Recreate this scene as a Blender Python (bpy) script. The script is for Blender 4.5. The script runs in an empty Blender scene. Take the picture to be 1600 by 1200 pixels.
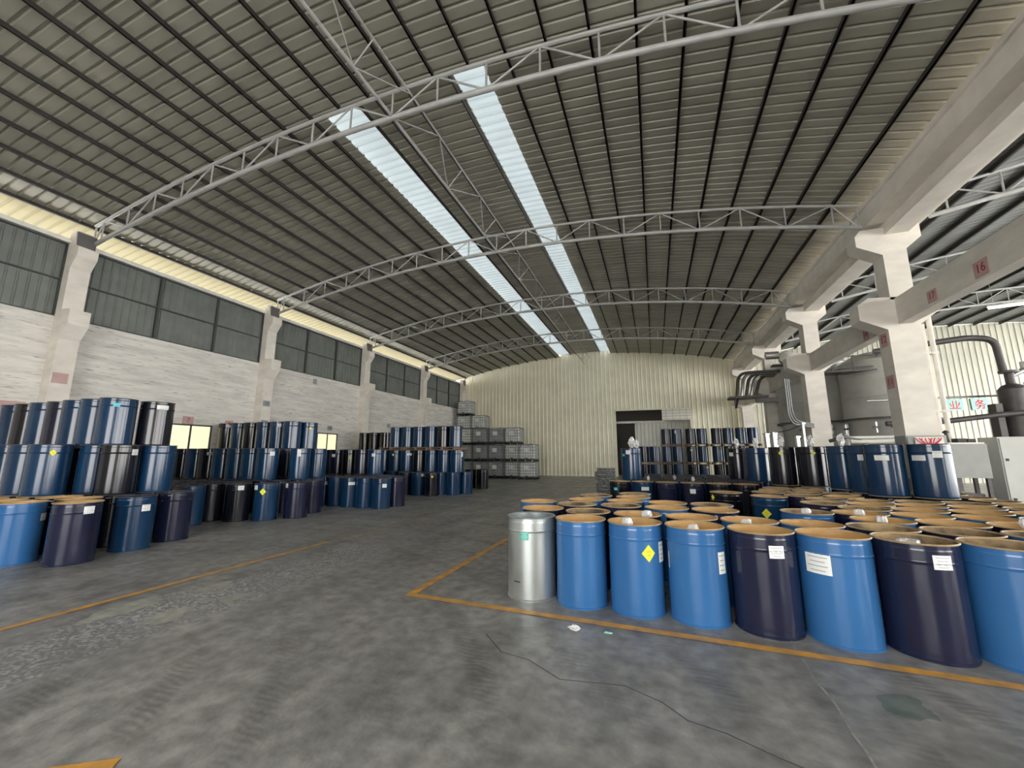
import bpy, math, random
from mathutils import Vector, Matrix
C = bpy.context.scene.collection
S = bpy.context.scene
random.seed(11)

# ---------------------------------------------------------------- camera, sky, exposure
H = 1.62
cam_data = bpy.data.cameras.new('camera'); cam = bpy.data.objects.new('camera', cam_data); C.objects.link(cam)
YAW, PIT, F = math.radians(19.26), math.radians(9.895), 630.3
cam.location = (0, 0, H)
cam.rotation_euler = (math.radians(90) + PIT, 0, YAW)
cam_data.sensor_width = 36; cam_data.lens = 36 * F / 1600
cam_data.clip_start = 0.05; cam_data.clip_end = 300
S.camera = cam

w = bpy.data.worlds.new('sky'); S.world = w; w.use_nodes = True
bg = w.node_tree.nodes['Background']; bg.inputs[0].default_value = (1.0, .985, .96, 1); bg.inputs[1].default_value = 1.0
sun_d = bpy.data.lights.new('sun', 'SUN'); sun_d.energy = 2.2; sun_d.angle = math.radians(6); sun_d.color = (1, .95, .86)
sun = bpy.data.objects.new('sun', sun_d); C.objects.link(sun)
sun.rotation_euler = (math.radians(-22), math.radians(-30), 0)
S.view_settings.view_transform = 'Standard'; S.view_settings.look = 'None'
S.view_settings.gamma = 1; S.view_settings.use_curve_mapping = False
S.view_settings.exposure = 3.3

# ---------------------------------------------------------------- materials
def mat(name, col, rough=.6, metal=0., var=0., scale=4., bump=0., bscale=30., col2=None, spec=None, stretch=None, coat=0, detail=6):
    m = bpy.data.materials.new(name); m.use_nodes = True
    nt = m.node_tree; N = nt.nodes; L = nt.links
    b = N['Principled BSDF']
    b.inputs['Base Color'].default_value = (*col, 1); b.inputs['Roughness'].default_value = rough
    b.inputs['Metallic'].default_value = metal
    if spec is not None: b.inputs['Specular IOR Level'].default_value = spec
    if coat: b.inputs['Coat Weight'].default_value = coat; b.inputs['Coat Roughness'].default_value = .12
    tc = N.new('ShaderNodeTexCoord'); src = tc.outputs['Object']
    if stretch:
        mp = N.new('ShaderNodeMapping'); mp.inputs['Scale'].default_value = stretch; L.new(src, mp.inputs[0]); src = mp.outputs[0]
    if var > 0 or col2:
        n = N.new('ShaderNodeTexNoise'); n.inputs['Scale'].default_value = scale; n.inputs['Detail'].default_value = detail
        L.new(src, n.inputs['Vector'])
        r = N.new('ShaderNodeValToRGB'); r.color_ramp.elements[0].position = .35; r.color_ramp.elements[1].position = .68
        c2 = col2 or tuple(c * (1 - var) for c in col)
        r.color_ramp.elements[0].color = (*c2, 1); r.color_ramp.elements[1].color = (*col, 1)
        L.new(n.outputs['Fac'], r.inputs[0]); L.new(r.outputs[0], b.inputs['Base Color'])
    if bump > 0:
        n2 = N.new('ShaderNodeTexNoise'); n2.inputs['Scale'].default_value = bscale; n2.inputs['Detail'].default_value = 4
        L.new(src, n2.inputs['Vector'])
        bp = N.new('ShaderNodeBump'); bp.inputs['Strength'].default_value = bump; bp.inputs['Distance'].default_value = .02
        L.new(n2.outputs['Fac'], bp.inputs['Height']); L.new(bp.outputs[0], b.inputs['Normal'])
    return m

def translucent(name, col, t=.6):
    m = bpy.data.materials.new(name); m.use_nodes = True
    nt = m.node_tree; N = nt.nodes; L = nt.links; N.clear()
    o = N.new('ShaderNodeOutputMaterial'); mx = N.new('ShaderNodeMixShader'); mx.inputs[0].default_value = t
    d = N.new('ShaderNodeBsdfDiffuse'); tr = N.new('ShaderNodeBsdfTranslucent')
    n = N.new('ShaderNodeTexNoise'); n.inputs['Scale'].default_value = 1.2; tc = N.new('ShaderNodeTexCoord'); L.new(tc.outputs['Object'], n.inputs[0])
    r = N.new('ShaderNodeValToRGB'); r.color_ramp.elements[0].color = (*[c * .85 for c in col], 1); r.color_ramp.elements[1].color = (*col, 1)
    L.new(n.outputs[0], r.inputs[0]); L.new(r.outputs[0], d.inputs[0]); L.new(r.outputs[0], tr.inputs[0])
    L.new(d.outputs[0], mx.inputs[1]); L.new(tr.outputs[0], mx.inputs[2]); L.new(mx.outputs[0], o.inputs[0])
    return m

def emit(name, col, s):
    m = bpy.data.materials.new(name); m.use_nodes = True
    b = m.node_tree.nodes['Principled BSDF']; b.inputs['Base Color'].default_value = (*col, 1)
    b.inputs['Emission Color'].default_value = (*col, 1); b.inputs['Emission Strength'].default_value = s
    return m

M = {}
M['roof'] = mat('galvanised roof sheet', (.45, .435, .365), .5, .15, var=.22, scale=1.3, stretch=(.4, 1, 1), bump=.15, bscale=12)
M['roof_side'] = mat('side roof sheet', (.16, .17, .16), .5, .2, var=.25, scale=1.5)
M['purlin'] = mat('dark purlin steel', (.035, .03, .027), .6)
M['truss'] = mat('grey painted truss steel', (.50, .50, .49), .45, .1, var=.18, scale=3)
M['conc'] = mat('whitewashed concrete', (.86, .81, .73), .85, var=.16, scale=1.6, bump=.25, bscale=9, stretch=(1, 1, 2.2))
M['conc_g'] = mat('weathered gutter concrete', (.88, .83, .75), .85, var=.12, scale=2.2, bump=.3, bscale=10)
M['steelplate'] = mat('grey bearing plate', (.16, .15, .15), .6, .2, var=.2)
M['shutter'] = mat('grey window sheet', (.20, .215, .20), .55, .15, var=.2, scale=2)
M['frame_dark'] = mat('dark window frame', (.06, .065, .06), .6)
M['cream'] = mat('cream corrugated sheet', (.90, .865, .67), .36, .05, var=.12, scale=.9, bump=.12, bscale=3)
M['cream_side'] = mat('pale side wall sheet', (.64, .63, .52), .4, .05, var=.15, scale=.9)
M['skyl'] = translucent('pale blue skylight sheet', (.37, .40, .415), .6)
M['eave'] = translucent('cream eave sheet', (.28, .262, .195), .6)
M['ledge'] = mat('white ledge paint', (.85, .84, .77), .6, var=.08)
M['tan'] = mat('tan drum lining', (.63, .37, .14), .5, var=.22, scale=5, bump=.1)
M['tan_dirty'] = mat('stained drum lining', (.50, .35, .18), .6, col2=(.09, .06, .04), scale=6)
M['rimtan'] = mat('tan painted rim', (.55, .40, .22), .4, var=.4, scale=12)
M['rimdark'] = mat('dark worn rim', (.12, .11, .12), .35, .3, var=.4, scale=12)
def drumpaint(n, c, c2): return mat(n, c, .16, .0, col2=c2, scale=3.0, bump=.03, bscale=2.5, stretch=(1, 1, .3), coat=.25, spec=.45)
M['blue'] = drumpaint('bright blue drum paint', (.036, .145, .36), (.028, .12, .31))
M['teal'] = drumpaint('deep blue drum paint', (.008, .042, .105), (.005, .030, .08))
M['navy'] = drumpaint('navy drum paint', (.014, .017, .045), (.010, .012, .034))
M['black'] = drumpaint('near black drum paint', (.010, .011, .018), (.006, .007, .012))
M['galv'] = mat('galvanised drum steel', (.60, .64, .63), .33, .75, var=.35, scale=4, bump=.12, bscale=4, stretch=(1, 1, .4))
M['galv_in'] = mat('galvanised drum inside', (.42, .47, .48), .4, .6, var=.5, scale=5)
M['lid'] = mat('dark drum lid', (.05, .055, .075), .35, .2, var=.5, scale=6)
M['grime'] = mat('grimy contents', (.22, .16, .09), .7, col2=(.05, .04, .03), scale=9, bump=.5)
M['bag'] = mat('white plastic bag', (.80, .80, .80), .3, var=.25, scale=20, bump=.6, bscale=40)
M['white'] = mat('white sticker', (.80, .82, .80), .5)
M['yellow'] = mat('yellow sticker', (.85, .80, .04), .5)
M['cyan'] = mat('cyan sticker', (.10, .55, .68), .5)
M['green'] = mat('green sticker', (.05, .42, .33), .5)
M['ink'] = mat('grey print', (.30, .32, .33), .6)
M['orange_ink'] = mat('ochre print', (.55, .42, .02), .6)
M['wood'] = mat('pallet wood', (.30, .20, .13), .8, var=.4, scale=6)
M['pink'] = mat('faded pink plaque', (.60, .40, .38), .7, var=.15, scale=5)
M['red'] = mat('dark red lettering', (.36, .03, .06), .6)
M['redbright'] = mat('red lettering', (.75, .02, .07), .6)
M['mint'] = mat('mint sign board', (.33, .72, .62), .5)
M['ibc'] = mat('milky tank plastic', (.86, .87, .84), .35, var=.2, scale=2)
M['ibc_dark'] = mat('grey tank plastic', (.40, .42, .41), .35, var=.3, scale=2)
M['cage'] = mat('galvanised cage tube', (.20, .21, .21), .45, .3)
M['blackp'] = mat('black plastic', (.02, .02, .02), .5)
M['tank'] = mat('grey vessel plate', (.52, .52, .49), .5, .3, var=.25, scale=1.2, bump=.1, bscale=3)
M['cab'] = mat('light grey cabinet paint', (.56, .575, .54), .5, var=.06)
M['cab2'] = mat('mid grey cabinet paint', (.36, .37, .35), .5, var=.1)
M['inox'] = mat('stainless pipe', (.62, .62, .60), .25, .85, var=.15)
M['pipe_dark'] = mat('dark process pipe', (.10, .09, .09), .45, .3, var=.3)
M['pane'] = emit('backlit cream pane', (.93, .82, .50), .10)
M['tube_em'] = emit('lit fluorescent tube', (.9, .96, 1), 3.0)
M['orange'] = mat('orange floor paint', (.85, .42, .06), .5, col2=(.50, .28, .09), scale=7, detail=10)
M['orange_worn'] = mat('worn orange floor paint', (.48, .27, .09), .5, col2=(.20, .17, .13), scale=9, detail=12)
M['patch'] = mat('pale filler', (.46, .465, .41), .6, var=.3, scale=9)
M['wrap'] = mat('silver wrapped stack', (.62, .62, .62), .25, .7, var=.6, scale=14, bump=.6, bscale=14)
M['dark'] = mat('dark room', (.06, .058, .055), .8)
M['innersheet'] = mat('grey inner sheet', (.34, .34, .31), .35, .3, var=.2, scale=1)

def floor_mat():
    m = bpy.data.materials.new('worn concrete floor'); m.use_nodes = True
    nt = m.node_tree; N = nt.nodes; L = nt.links; b = N['Principled BSDF']
    tc = N.new('ShaderNodeTexCoord'); P = tc.outputs['Object']
    def noise(sc, det=6, st=None, dist=0):
        n = N.new('ShaderNodeTexNoise'); n.inputs['Scale'].default_value = sc; n.inputs['Detail'].default_value = det; n.inputs['Distortion'].default_value = dist
        if st:
            mp = N.new('ShaderNodeMapping'); mp.inputs['Scale'].default_value = st; L.new(P, mp.inputs[0]); L.new(mp.outputs[0], n.inputs[0])
        else: L.new(P, n.inputs[0])
        return n.outputs['Fac']
    def ramp(f, a, bb, p0, p1):
        r = N.new('ShaderNodeValToRGB'); r.color_ramp.elements[0].position = p0; r.color_ramp.elements[1].position = p1
        r.color_ramp.elements[0].color = (*a, 1); r.color_ramp.elements[1].color = (*bb, 1); L.new(f, r.inputs[0]); return r.outputs[0]
    def mixc(fac, a, bb, t='MIX'):
        x = N.new('ShaderNodeMix'); x.data_type = 'RGBA'; x.blend_type = t
        if isinstance(fac, float): x.inputs[0].default_value = fac
        else: L.new(fac, x.inputs[0])
        L.new(a, x.inputs[6]); L.new(bb, x.inputs[7]); return x.outputs[2]
    def math_(op, a, bb=None, clamp=False):
        x = N.new('ShaderNodeMath'); x.operation = op; x.use_clamp = clamp
        for i, v in enumerate((a, bb)):
            if v is None: continue
            if isinstance(v, (int, float)): x.inputs[i].default_value = v
            else: L.new(v, x.inputs[i])
        return x.outputs[0]
    base = ramp(noise(.55, 8, dist=.6), (.25, .248, .238), (.38, .375, .36), .30, .72)
    fine = ramp(noise(7, 8), (.62, .62, .62), (1.2, 1.2, 1.2), .3, .7)
    c = mixc(1.0, base, fine, 'MULTIPLY')
    streak = ramp(noise(1.3, 5, (2.2, .35, 1)), (.78, .78, .79), (1.08, 1.08, 1.08), .35, .66)
    c = mixc(1.0, c, streak, 'MULTIPLY')
    # tyre marks: curved dark bands with tread
    wv = N.new('ShaderNodeTexWave'); wv.wave_type = 'RINGS'; wv.rings_direction = 'Z'; wv.inputs['Scale'].default_value = .42; wv.inputs['Distortion'].default_value = 1.6; wv.inputs['Detail'].default_value = 2
    mp = N.new('ShaderNodeMapping'); mp.inputs['Location'].default_value = (6.5, .5, 0); L.new(P, mp.inputs[0]); L.new(mp.outputs[0], wv.inputs[0])
    wt = N.new('ShaderNodeTexWave'); wt.inputs['Scale'].default_value = 5.5; wt.bands_direction = 'Y'; wt.inputs['Distortion'].default_value = 5; wt.inputs['Detail'].default_value = 3; L.new(P, wt.inputs[0])
    band = math_('MULTIPLY', ramp(wv.outputs['Fac'], (0, 0, 0), (1, 1, 1), .72, .95), ramp(noise(.8, 3), (0, 0, 0), (1, 1, 1), .42, .62))
    tread = math_('MULTIPLY', band, math_('ADD', math_('MULTIPLY', wt.outputs['Fac'], .6), .3))
    dk = N.new('ShaderNodeRGB'); dk.outputs[0].default_value = (.085, .08, .078, 1)
    c = mixc(math_('MULTIPLY', tread, .6), c, dk.outputs[0])
    # rough strip of exposed aggregate between the lane line and the slab edge
    sp = N.new('ShaderNodeSeparateXYZ'); L.new(P, sp.inputs[0])
    X, Y = sp.outputs[0], sp.outputs[1]
    edge = math_('LESS_THAN', X, math_('ADD', -4.42, math_('MULTIPLY', noise(6, 3), .06)))
    inner = math_('GREATER_THAN', X, math_('SUBTRACT', math_('MULTIPLY', noise(1.4, 5), 1.6), 6.05))
    yend = math_('LESS_THAN', Y, math_('ADD', 5.6, math_('MULTIPLY', noise(1.1, 3), 2.0)))
    strip = math_('MULTIPLY', math_('MULTIPLY', edge, inner), yend)
    vo = N.new('ShaderNodeTexVoronoi'); vo.inputs['Scale'].default_value = 38; L.new(P, vo.inputs[0])
    vs = N.new('ShaderNodeSeparateColor'); L.new(vo.outputs['Color'], vs.inputs[0])
    agg = ramp(math_('ADD', math_('MULTIPLY', vs.outputs[0], .8), math_('MULTIPLY', noise(25, 4), .4)), (.20, .20, .20), (.52, .53, .53), .5, 1.05)
    c = mixc(math_('MULTIPLY', strip, math_('ADD', .35, ramp(noise(1.7, 5), (0, 0, 0), (.6, .6, .6), .35, .6), True)), c, agg)
    # green oil stains
    d = N.new('ShaderNodeVectorMath'); d.operation = 'DISTANCE'; L.new(P, d.inputs[0]); d.inputs[1].default_value = (1.45, 3.62, 0)
    st = math_('LESS_THAN', math_('ADD', d.outputs['Value'], math_('MULTIPLY', noise(5, 4), .3)), .29)
    gr = N.new('ShaderNodeRGB'); gr.outputs[0].default_value = (.035, .09, .065, 1)
    c = mixc(math_('MULTIPLY', st, .5), c, gr.outputs[0])
    L.new(c, b.inputs['Base Color'])
    L.new(ramp(noise(1.1, 5), (.30, .30, .30), (.55, .55, .55), .3, .7), b.inputs['Roughness'])
    b.inputs['Specular IOR Level'].default_value = .45
    bp = N.new('ShaderNodeBump'); bp.inputs['Strength'].default_value = .35; bp.inputs['Distance'].default_value = .012
    hh = math_('ADD', noise(20, 6), math_('MULTIPLY', math_('MULTIPLY', strip, vs.outputs[0]), 1.6)); L.new(hh, bp.inputs['Height'])
    L.new(bp.outputs[0], b.inputs['Normal'])
    return m
M['floor'] = floor_mat()

def brickwall_mat():
    m = bpy.data.materials.new('whitewashed brick wall'); m.use_nodes = True
    nt = m.node_tree; N = nt.nodes; L = nt.links; b = N['Principled BSDF']; b.inputs['Roughness'].default_value = .9
    tc = N.new('ShaderNodeTexCoord'); mp = N.new('ShaderNodeMapping'); L.new(tc.outputs['Object'], mp.inputs[0]); mp.inputs['Scale'].default_value = (1, .35, 3.2)
    n = N.new('ShaderNodeTexNoise'); n.inputs['Scale'].default_value = 2.0; n.inputs['Detail'].default_value = 10; n.inputs['Roughness'].default_value = .65; L.new(mp.outputs[0], n.inputs[0])
    r = N.new('ShaderNodeValToRGB'); r.color_ramp.elements[0].position = .36; r.color_ramp.elements[1].position = .60
    r.color_ramp.elements[0].color = (.60, .585, .55, 1); r.color_ramp.elements[1].color = (.80, .77, .71, 1); L.new(n.outputs[0], r.inputs[0])
    n3 = N.new('ShaderNodeTexNoise'); n3.inputs['Scale'].default_value = 9; n3.inputs['Detail'].default_value = 8; L.new(mp.outputs[0], n3.inputs[0])
    r3 = N.new('ShaderNodeValToRGB'); r3.color_ramp.elements[0].position = .30; r3.color_ramp.elements[1].position = .42
    r3.color_ramp.elements[0].color = (.62, .6, .58, 1); r3.color_ramp.elements[1].color = (1, 1, 1, 1); L.new(n3.outputs[0], r3.inputs[0])
    x = N.new('ShaderNodeMix'); x.data_type = 'RGBA'; x.blend_type = 'MULTIPLY'; x.inputs[0].default_value = 1
    L.new(r.outputs[0], x.inputs[6]); L.new(r3.outputs[0], x.inputs[7]); L.new(x.outputs[2], b.inputs['Base Color'])
    br = N.new('ShaderNodeTexWave'); br.bands_direction = 'Z'; br.inputs['Scale'].default_value = 2.3; br.inputs['Distortion'].default_value = 1.2; L.new(tc.outputs['Object'], br.inputs[0])
    bp = N.new('ShaderNodeBump'); bp.inputs['Strength'].default_value = .3; bp.inputs['Distance'].default_value = .02
    L.new(br.outputs['Fac'], bp.inputs['Height']); L.new(bp.outputs[0], b.inputs['Normal'])
    return m
M['brick'] = brickwall_mat()

# ---------------------------------------------------------------- mesh helpers
class MB:
    def __init__(s): s.v = []; s.f = []; s.m = []
    def face(s, pts, mi=0):
        n = len(s.v); s.v += [tuple(p) for p in pts]; s.f.append(tuple(range(n, n + len(pts)))); s.m.append(mi)
    def box(s, a, b, mi=0):
        x0, y0, z0 = a; x1, y1, z1 = b; n = len(s.v)
        s.v += [(x0, y0, z0), (x1, y0, z0), (x1, y1, z0), (x0, y1, z0), (x0, y0, z1), (x1, y0, z1), (x1, y1, z1), (x0, y1, z1)]
        for q in ((0, 3, 2, 1), (4, 5, 6, 7), (0, 1, 5, 4), (1, 2, 6, 5), (2, 3, 7, 6), (3, 0, 4, 7)):
            s.f.append(tuple(n + i for i in q)); s.m.append(mi)
        return s
    def prism(s, poly, axis, a, b, mi=0):          # poly 2D extruded along axis from a to b
        def P(p, t): return {'y': (p[0], t, p[1]), 'x': (t, p[0], p[1]), 'z': (p[0], p[1], t)}[axis]
        n = len(s.v); k = len(poly)
        s.v += [P(p, a) for p in poly] + [P(p, b) for p in poly]
        s.f.append(tuple(n + i for i in range(k))); s.m.append(mi)
        s.f.append(tuple(n + k + i for i in reversed(range(k)))); s.m.append(mi)
        for i in range(k):
            j = (i + 1) % k; s.f.append((n + i, n + k + i, n + k + j, n + j)); s.m.append(mi)
        return s
    def tube(s, pts, r, seg=8, mi=0, caps=True):
        pts = [Vector(p) for p in pts]; n = len(s.v); up = None
        for i, p in enumerate(pts):
            d = (pts[min(i + 1, len(pts) - 1)] - pts[max(i - 1, 0)]).normalized()
            if up is None: up = Vector((0, 0, 1)) if abs(d.z) < .9 else Vector((1, 0, 0))
            a = d.cross(up).normalized(); b2 = a.cross(d).normalized(); up = b2
            rr = r[i] if isinstance(r, (list, tuple)) else r
            for k in range(seg):
                t = 2 * math.pi * k / seg; s.v.append(tuple(p + a * math.cos(t) * rr + b2 * math.sin(t) * rr))
        for i in range(len(pts) - 1):
            for k in range(seg):
                k2 = (k + 1) % seg
                s.f.append((n + i * seg + k, n + i * seg + k2, n + (i + 1) * seg + k2, n + (i + 1) * seg + k)); s.m.append(mi)
        if caps:
            s.f.append(tuple(n + k for k in reversed(range(seg)))); s.m.append(mi)
            q = n + (len(pts) - 1) * seg; s.f.append(tuple(q + k for k in range(seg))); s.m.append(mi)
        return s
    def lathe(s, prof, seg=32, c=(0, 0, 0), mats=None, closed=False):
        n = len(s.v); k = len(prof)
        for (r, z) in prof:
            for i in range(seg):
                t = 2 * math.pi * i / seg; s.v.append((c[0] + r * math.cos(t), c[1] + r * math.sin(t), c[2] + z))
        for j in range(k if closed else k - 1):
            j2 = (j + 1) % k
            for i in range(seg):
                i2 = (i + 1) % seg
                s.f.append((n + j * seg + i, n + j * seg + i2, n + j2 * seg + i2, n + j2 * seg + i)); s.m.append(mats[j] if mats else 0)
        return s
    def mesh(s, name, mats, smooth=False):
        me = bpy.data.meshes.new(name); me.from_pydata(s.v, [], s.f)
        for m in (mats if isinstance(mats, (list, tuple)) else [mats]): me.materials.append(m)
        for p, mi in zip(me.polygons, s.m): p.material_index = mi
        me.update()
        if smooth:
            for p in me.polygons: p.use_smooth = True
            try: me.set_sharp_from_angle(angle=math.radians(38))
            except Exception: pass
        return me
    def obj(s, name, mats, parent=None, smooth=False, loc=None):
        o = bpy.data.objects.new(name, s.mesh(name, mats, smooth)); C.objects.link(o)
        if parent: o.parent = parent
        if loc: o.location = loc
        return o
def tag(o, label=None, cat=None, group=None, kind=None):
    if label: o['label'] = label
    if cat: o['category'] = cat
    if group: o['group'] = group
    if kind: o['kind'] = kind
    return o
def thing(name, label, cat, loc=(0, 0, 0), rz=0, group=None):
    o = bpy.data.objects.new(name, None); C.objects.link(o); o.empty_display_size = .1
    o.location = loc; o.rotation_euler = (0, 0, rz); return tag(o, label, cat, group)
def struct(o): o['kind'] = 'structure'; return o
def inst(me, name, parent, loc=(0, 0, 0), rz=0):
    o = bpy.data.objects.new(name, me); C.objects.link(o); o.parent = parent; o.location = loc; o.rotation_euler = (0, 0, rz); return o
ORD = ['zeroth', 'first', 'second', 'third', 'fourth', 'fifth', 'sixth', 'seventh', 'eighth', 'ninth', 'tenth', 'eleventh', 'twelfth', 'thirteenth', 'fourteenth', 'fifteenth', 'sixteenth', 'seventeenth', 'eighteenth', 'nineteenth', 'twentieth', 'twenty-first', 'twenty-second', 'twenty-third', 'twenty-fourth', 'twenty-fifth', 'twenty-sixth', 'twenty-seventh', 'twenty-eighth', 'twenty-ninth', 'thirtieth']

# ---------------------------------------------------------------- structure
XC = -4.75; YB = -8.0; YF = 31.0
def YK(k): return .13 + 6 * k
def zroof(x, xc=XC): return 9.36 - 1.2 * ((x - xc) / 10.15) ** 2
def zbot(x, xc=XC): return 8.55 - 1.10 * ((x - xc) / 10.15) ** 2
def ztop(x, xc=XC): return 9.18 - 1.12 * ((x - xc) / 10.15) ** 2

fl = MB(); fl.box((-17.5, -14, -.3), (30, 36, 0)); struct(fl.obj('floor', M['floor']))

def arch_sheet(x0, x1, y0, y1, zf, pitch=.25, amp=.042, nx=26, dz=0, ribw=.12, th=.012):
    b = MB(); ys = []; y = y0
    while y < y1:
        for fr, h in ((0, 0), (.5 - ribw / 2 - .09, 0), (.5 - ribw / 2, 1), (.5 + ribw / 2, 1), (.5 + ribw / 2 + .09, 0)):
            if y + fr * pitch <= y1: ys.append((y + fr * pitch, h * amp))
        y += pitch
    ys.append((y1, 0))
    xs = [x0 + (x1 - x0) * i / nx for i in range(nx + 1)]
    for lay in (0, th):
        n = len(b.v)
        for (yy, h) in ys:
            for x in xs: b.v.append((x, yy, zf(x) + dz + h + lay))
        for j in range(len(ys) - 1):
            for i in range(nx):
                a = n + j * (nx + 1) + i
                q = (a, a + 1, a + nx + 2, a + nx + 1)
                b.f.append(q if lay else q[::-1]); b.m.append(0)
    return b
# main roof: two sides and the raised centre strip
MX0, MX1 = -6.75, -2.82
struct(arch_sheet(-15.05, MX0, 6.2, YF, zroof, nx=14).obj('ceiling', M['roof'])) 
struct(arch_sheet(MX1, 6.2, 6.2, YF, zroof, nx=14).obj('ceiling', M['roof']))
struct(arch_sheet(-15.05, 6.2, YB, 6.2, zroof, nx=30).obj('ceiling', M['roof']))
struct(arch_sheet(MX0 + .82, MX1 - .75, 6.0, YF, zroof, nx=6, dz=.16).obj('ceiling', M['roof']))
def skylight(x0, x1, label):
    o = arch_sheet(x0, x1, 6.0, YF, zroof, nx=3, dz=.17).obj('skylight_strip', M['skyl']); tag(o, label, 'skylight', 'skylight strips'); return o
skylight(MX0 - .40, MX0 + .84, 'left pale blue translucent skylight strip running along the roof ridge')
skylight(MX1 - .77, MX1 + .40, 'right whitish translucent skylight strip running along the roof ridge')
# side hall roof
XC2 = XC + 21.6
def zroof2(x): return zroof(x, XC2)
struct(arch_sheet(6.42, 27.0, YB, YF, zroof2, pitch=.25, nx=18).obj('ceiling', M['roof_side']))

# eave overhang of translucent cream sheet and the ledge on the wall top
struct(arch_sheet(-17.2, -15.0, YB, YF, lambda x: 8.12 + (x + 15.0) * .16, pitch=.25, amp=.03, nx=2).obj('ceiling', M['eave']))
# left wall
WX = -14.95
wl = MB(); wl.box((WX - .25, YB, 0), (WX, YF, 5.27)); wl.box((WX - .25, YB, 7.36), (WX - .02, YF, 7.42))
struct(wl.obj('wall_left', M['brick']))
lg = MB(); lg.box((WX - .5, YB, 7.36), (WX + .08, YF, 7.47)); lg.box((WX - .45, YB, 7.47), (WX - .15, YF, 7.55))
struct(lg.obj('trim_1', M['ledge']))

# wall behind the camera with its broad open gateway
bw = MB(); bw.box((-15.2, YB - .2, 0), (-6.5, YB, 9)); bw.box((2.0, YB - .2, 0), (6.6, YB, 9)); bw.box((-6.5, YB - .2, 6.4), (2.0, YB, 9)); bw.box((6.6, YB - .2, 0), (12, YB, 9)); bw.box((20, YB - .2, 0), (27, YB, 9)); bw.box((12, YB - .2, 5.6), (20, YB, 9))
struct(bw.obj('wall_front', M['cream']))
# far wall with doorway
def ribbed_wall(x0, x1, z0, ztopf, y, pitch=.31, d=.035, inward=-1):
    b = MB(); x = x0; pts = []
    while x < x1 - 1e-6:
        for fr, h in ((0, 0), (.34, 0), (.42, 1), (.58, 1), (.66, 0)):
            if x + fr * pitch < x1: pts.append((x + fr * pitch, h))
        x += pitch
    pts.append((x1, 0))
    nz = 1
    for (xx, h), (x2, h2) in zip(pts[:-1], pts[1:]):
        za = z0 if not callable(z0) else z0(xx); zb = z0 if not callable(z0) else z0(x2)
        b.face([(xx, y + inward * h * d, za), (x2, y + inward * h2 * d, zb), (x2, y + inward * h2 * d, ztopf(x2)), (xx, y + inward * h * d, ztopf(xx))])
    b.box((x0, y + .02, z0), (x1, y + .08, min(ztopf(x0), ztopf(x1)) - .02))
    return b
DX0, DX1, DZ = -2.65, 2.52, 4.84
full = MB()
for (a, b_, z0, tf) in ((-15.2, DX0, 0, lambda x: zroof(x) - (0 if x < MX0 or x > MX1 else -.2)), (DX0, DX1, DZ, lambda x: zroof(x)), (DX1, 6.3, 0, lambda x: min(zroof(x), 9))):
    t = ribbed_wall(a, b_, z0, tf, YF)
    n = len(full.v); full.v += t.v; full.f += [tuple(i + n for i in q) for q in t.f]; full.m += t.m
# backing so nothing shows above the straight part
full.prism([(-15.2, 8.0), (6.3, 8.0)] + [(x, zroof(x) + .2) for x in [6.3 - i * .86 for i in range(26)]], 'y', YF + .09, YF + .14)
struct(full.obj('wall_back', M['cream']))
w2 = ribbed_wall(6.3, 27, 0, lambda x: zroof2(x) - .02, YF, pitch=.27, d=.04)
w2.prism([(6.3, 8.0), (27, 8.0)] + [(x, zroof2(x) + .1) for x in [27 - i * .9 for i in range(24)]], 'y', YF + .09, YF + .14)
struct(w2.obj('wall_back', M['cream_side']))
cf = MB(); cf.box((WX - .25, YK(5), 5.27), (WX, YF, 7.36)); cf.box((-18, YF, 0), (-15.1, YF + .1, 8.9)); struct(cf.obj('wall_left', M['brick']))
# doorway: frame, room behind
dr = MB()
dr.box((DX0 - .06, YF - .08, 0), (DX0 + .03, YF + .2, DZ + .06)); dr.box((DX1 - .03, YF - .08, 0), (DX1 + .06, YF + .2, DZ + .06)); dr.box((DX0 - .06, YF - .08, DZ - .03), (DX1 + .06, YF + .2, DZ + .07))
d1 = struct(dr.obj('door_1', M['cream']))
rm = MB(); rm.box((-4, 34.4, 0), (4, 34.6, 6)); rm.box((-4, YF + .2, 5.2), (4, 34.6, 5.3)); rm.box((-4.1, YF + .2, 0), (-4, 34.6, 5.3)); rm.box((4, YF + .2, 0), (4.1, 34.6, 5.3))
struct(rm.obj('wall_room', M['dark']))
ip = ribbed_wall(-1.35, 3.6, 0, lambda x: 4.02, YF + 1.6, pitch=.28); struct(ip.obj('wall_partition', M['innersheet']))
ipb = MB(); ipb.box((-4, YF + 1.5, 3.98), (4, YF + 1.65, 4.14)); struct(ipb.obj('trim_2', M['innersheet']))
hp = MB(); hp.box((.62, YF - .16, 4.03), (DX1 + .05, YF - .1, 4.86))
for i in range(4): hp.box((.62, YF - .175, 4.1 + .2 * i), (DX1 + .05, YF - .16, 4.12 + .2 * i), 1)
for i in range(4): hp.box((.9 + .45 * i, YF - .175, 4.03), (.92 + .45 * i, YF - .16, 4.86), 1)
tag(hp.obj('header_panel', [M['ledge'], M['rimtan']]), 'white rectangular panel hung over the top right of the dark doorway', 'panel')

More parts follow.
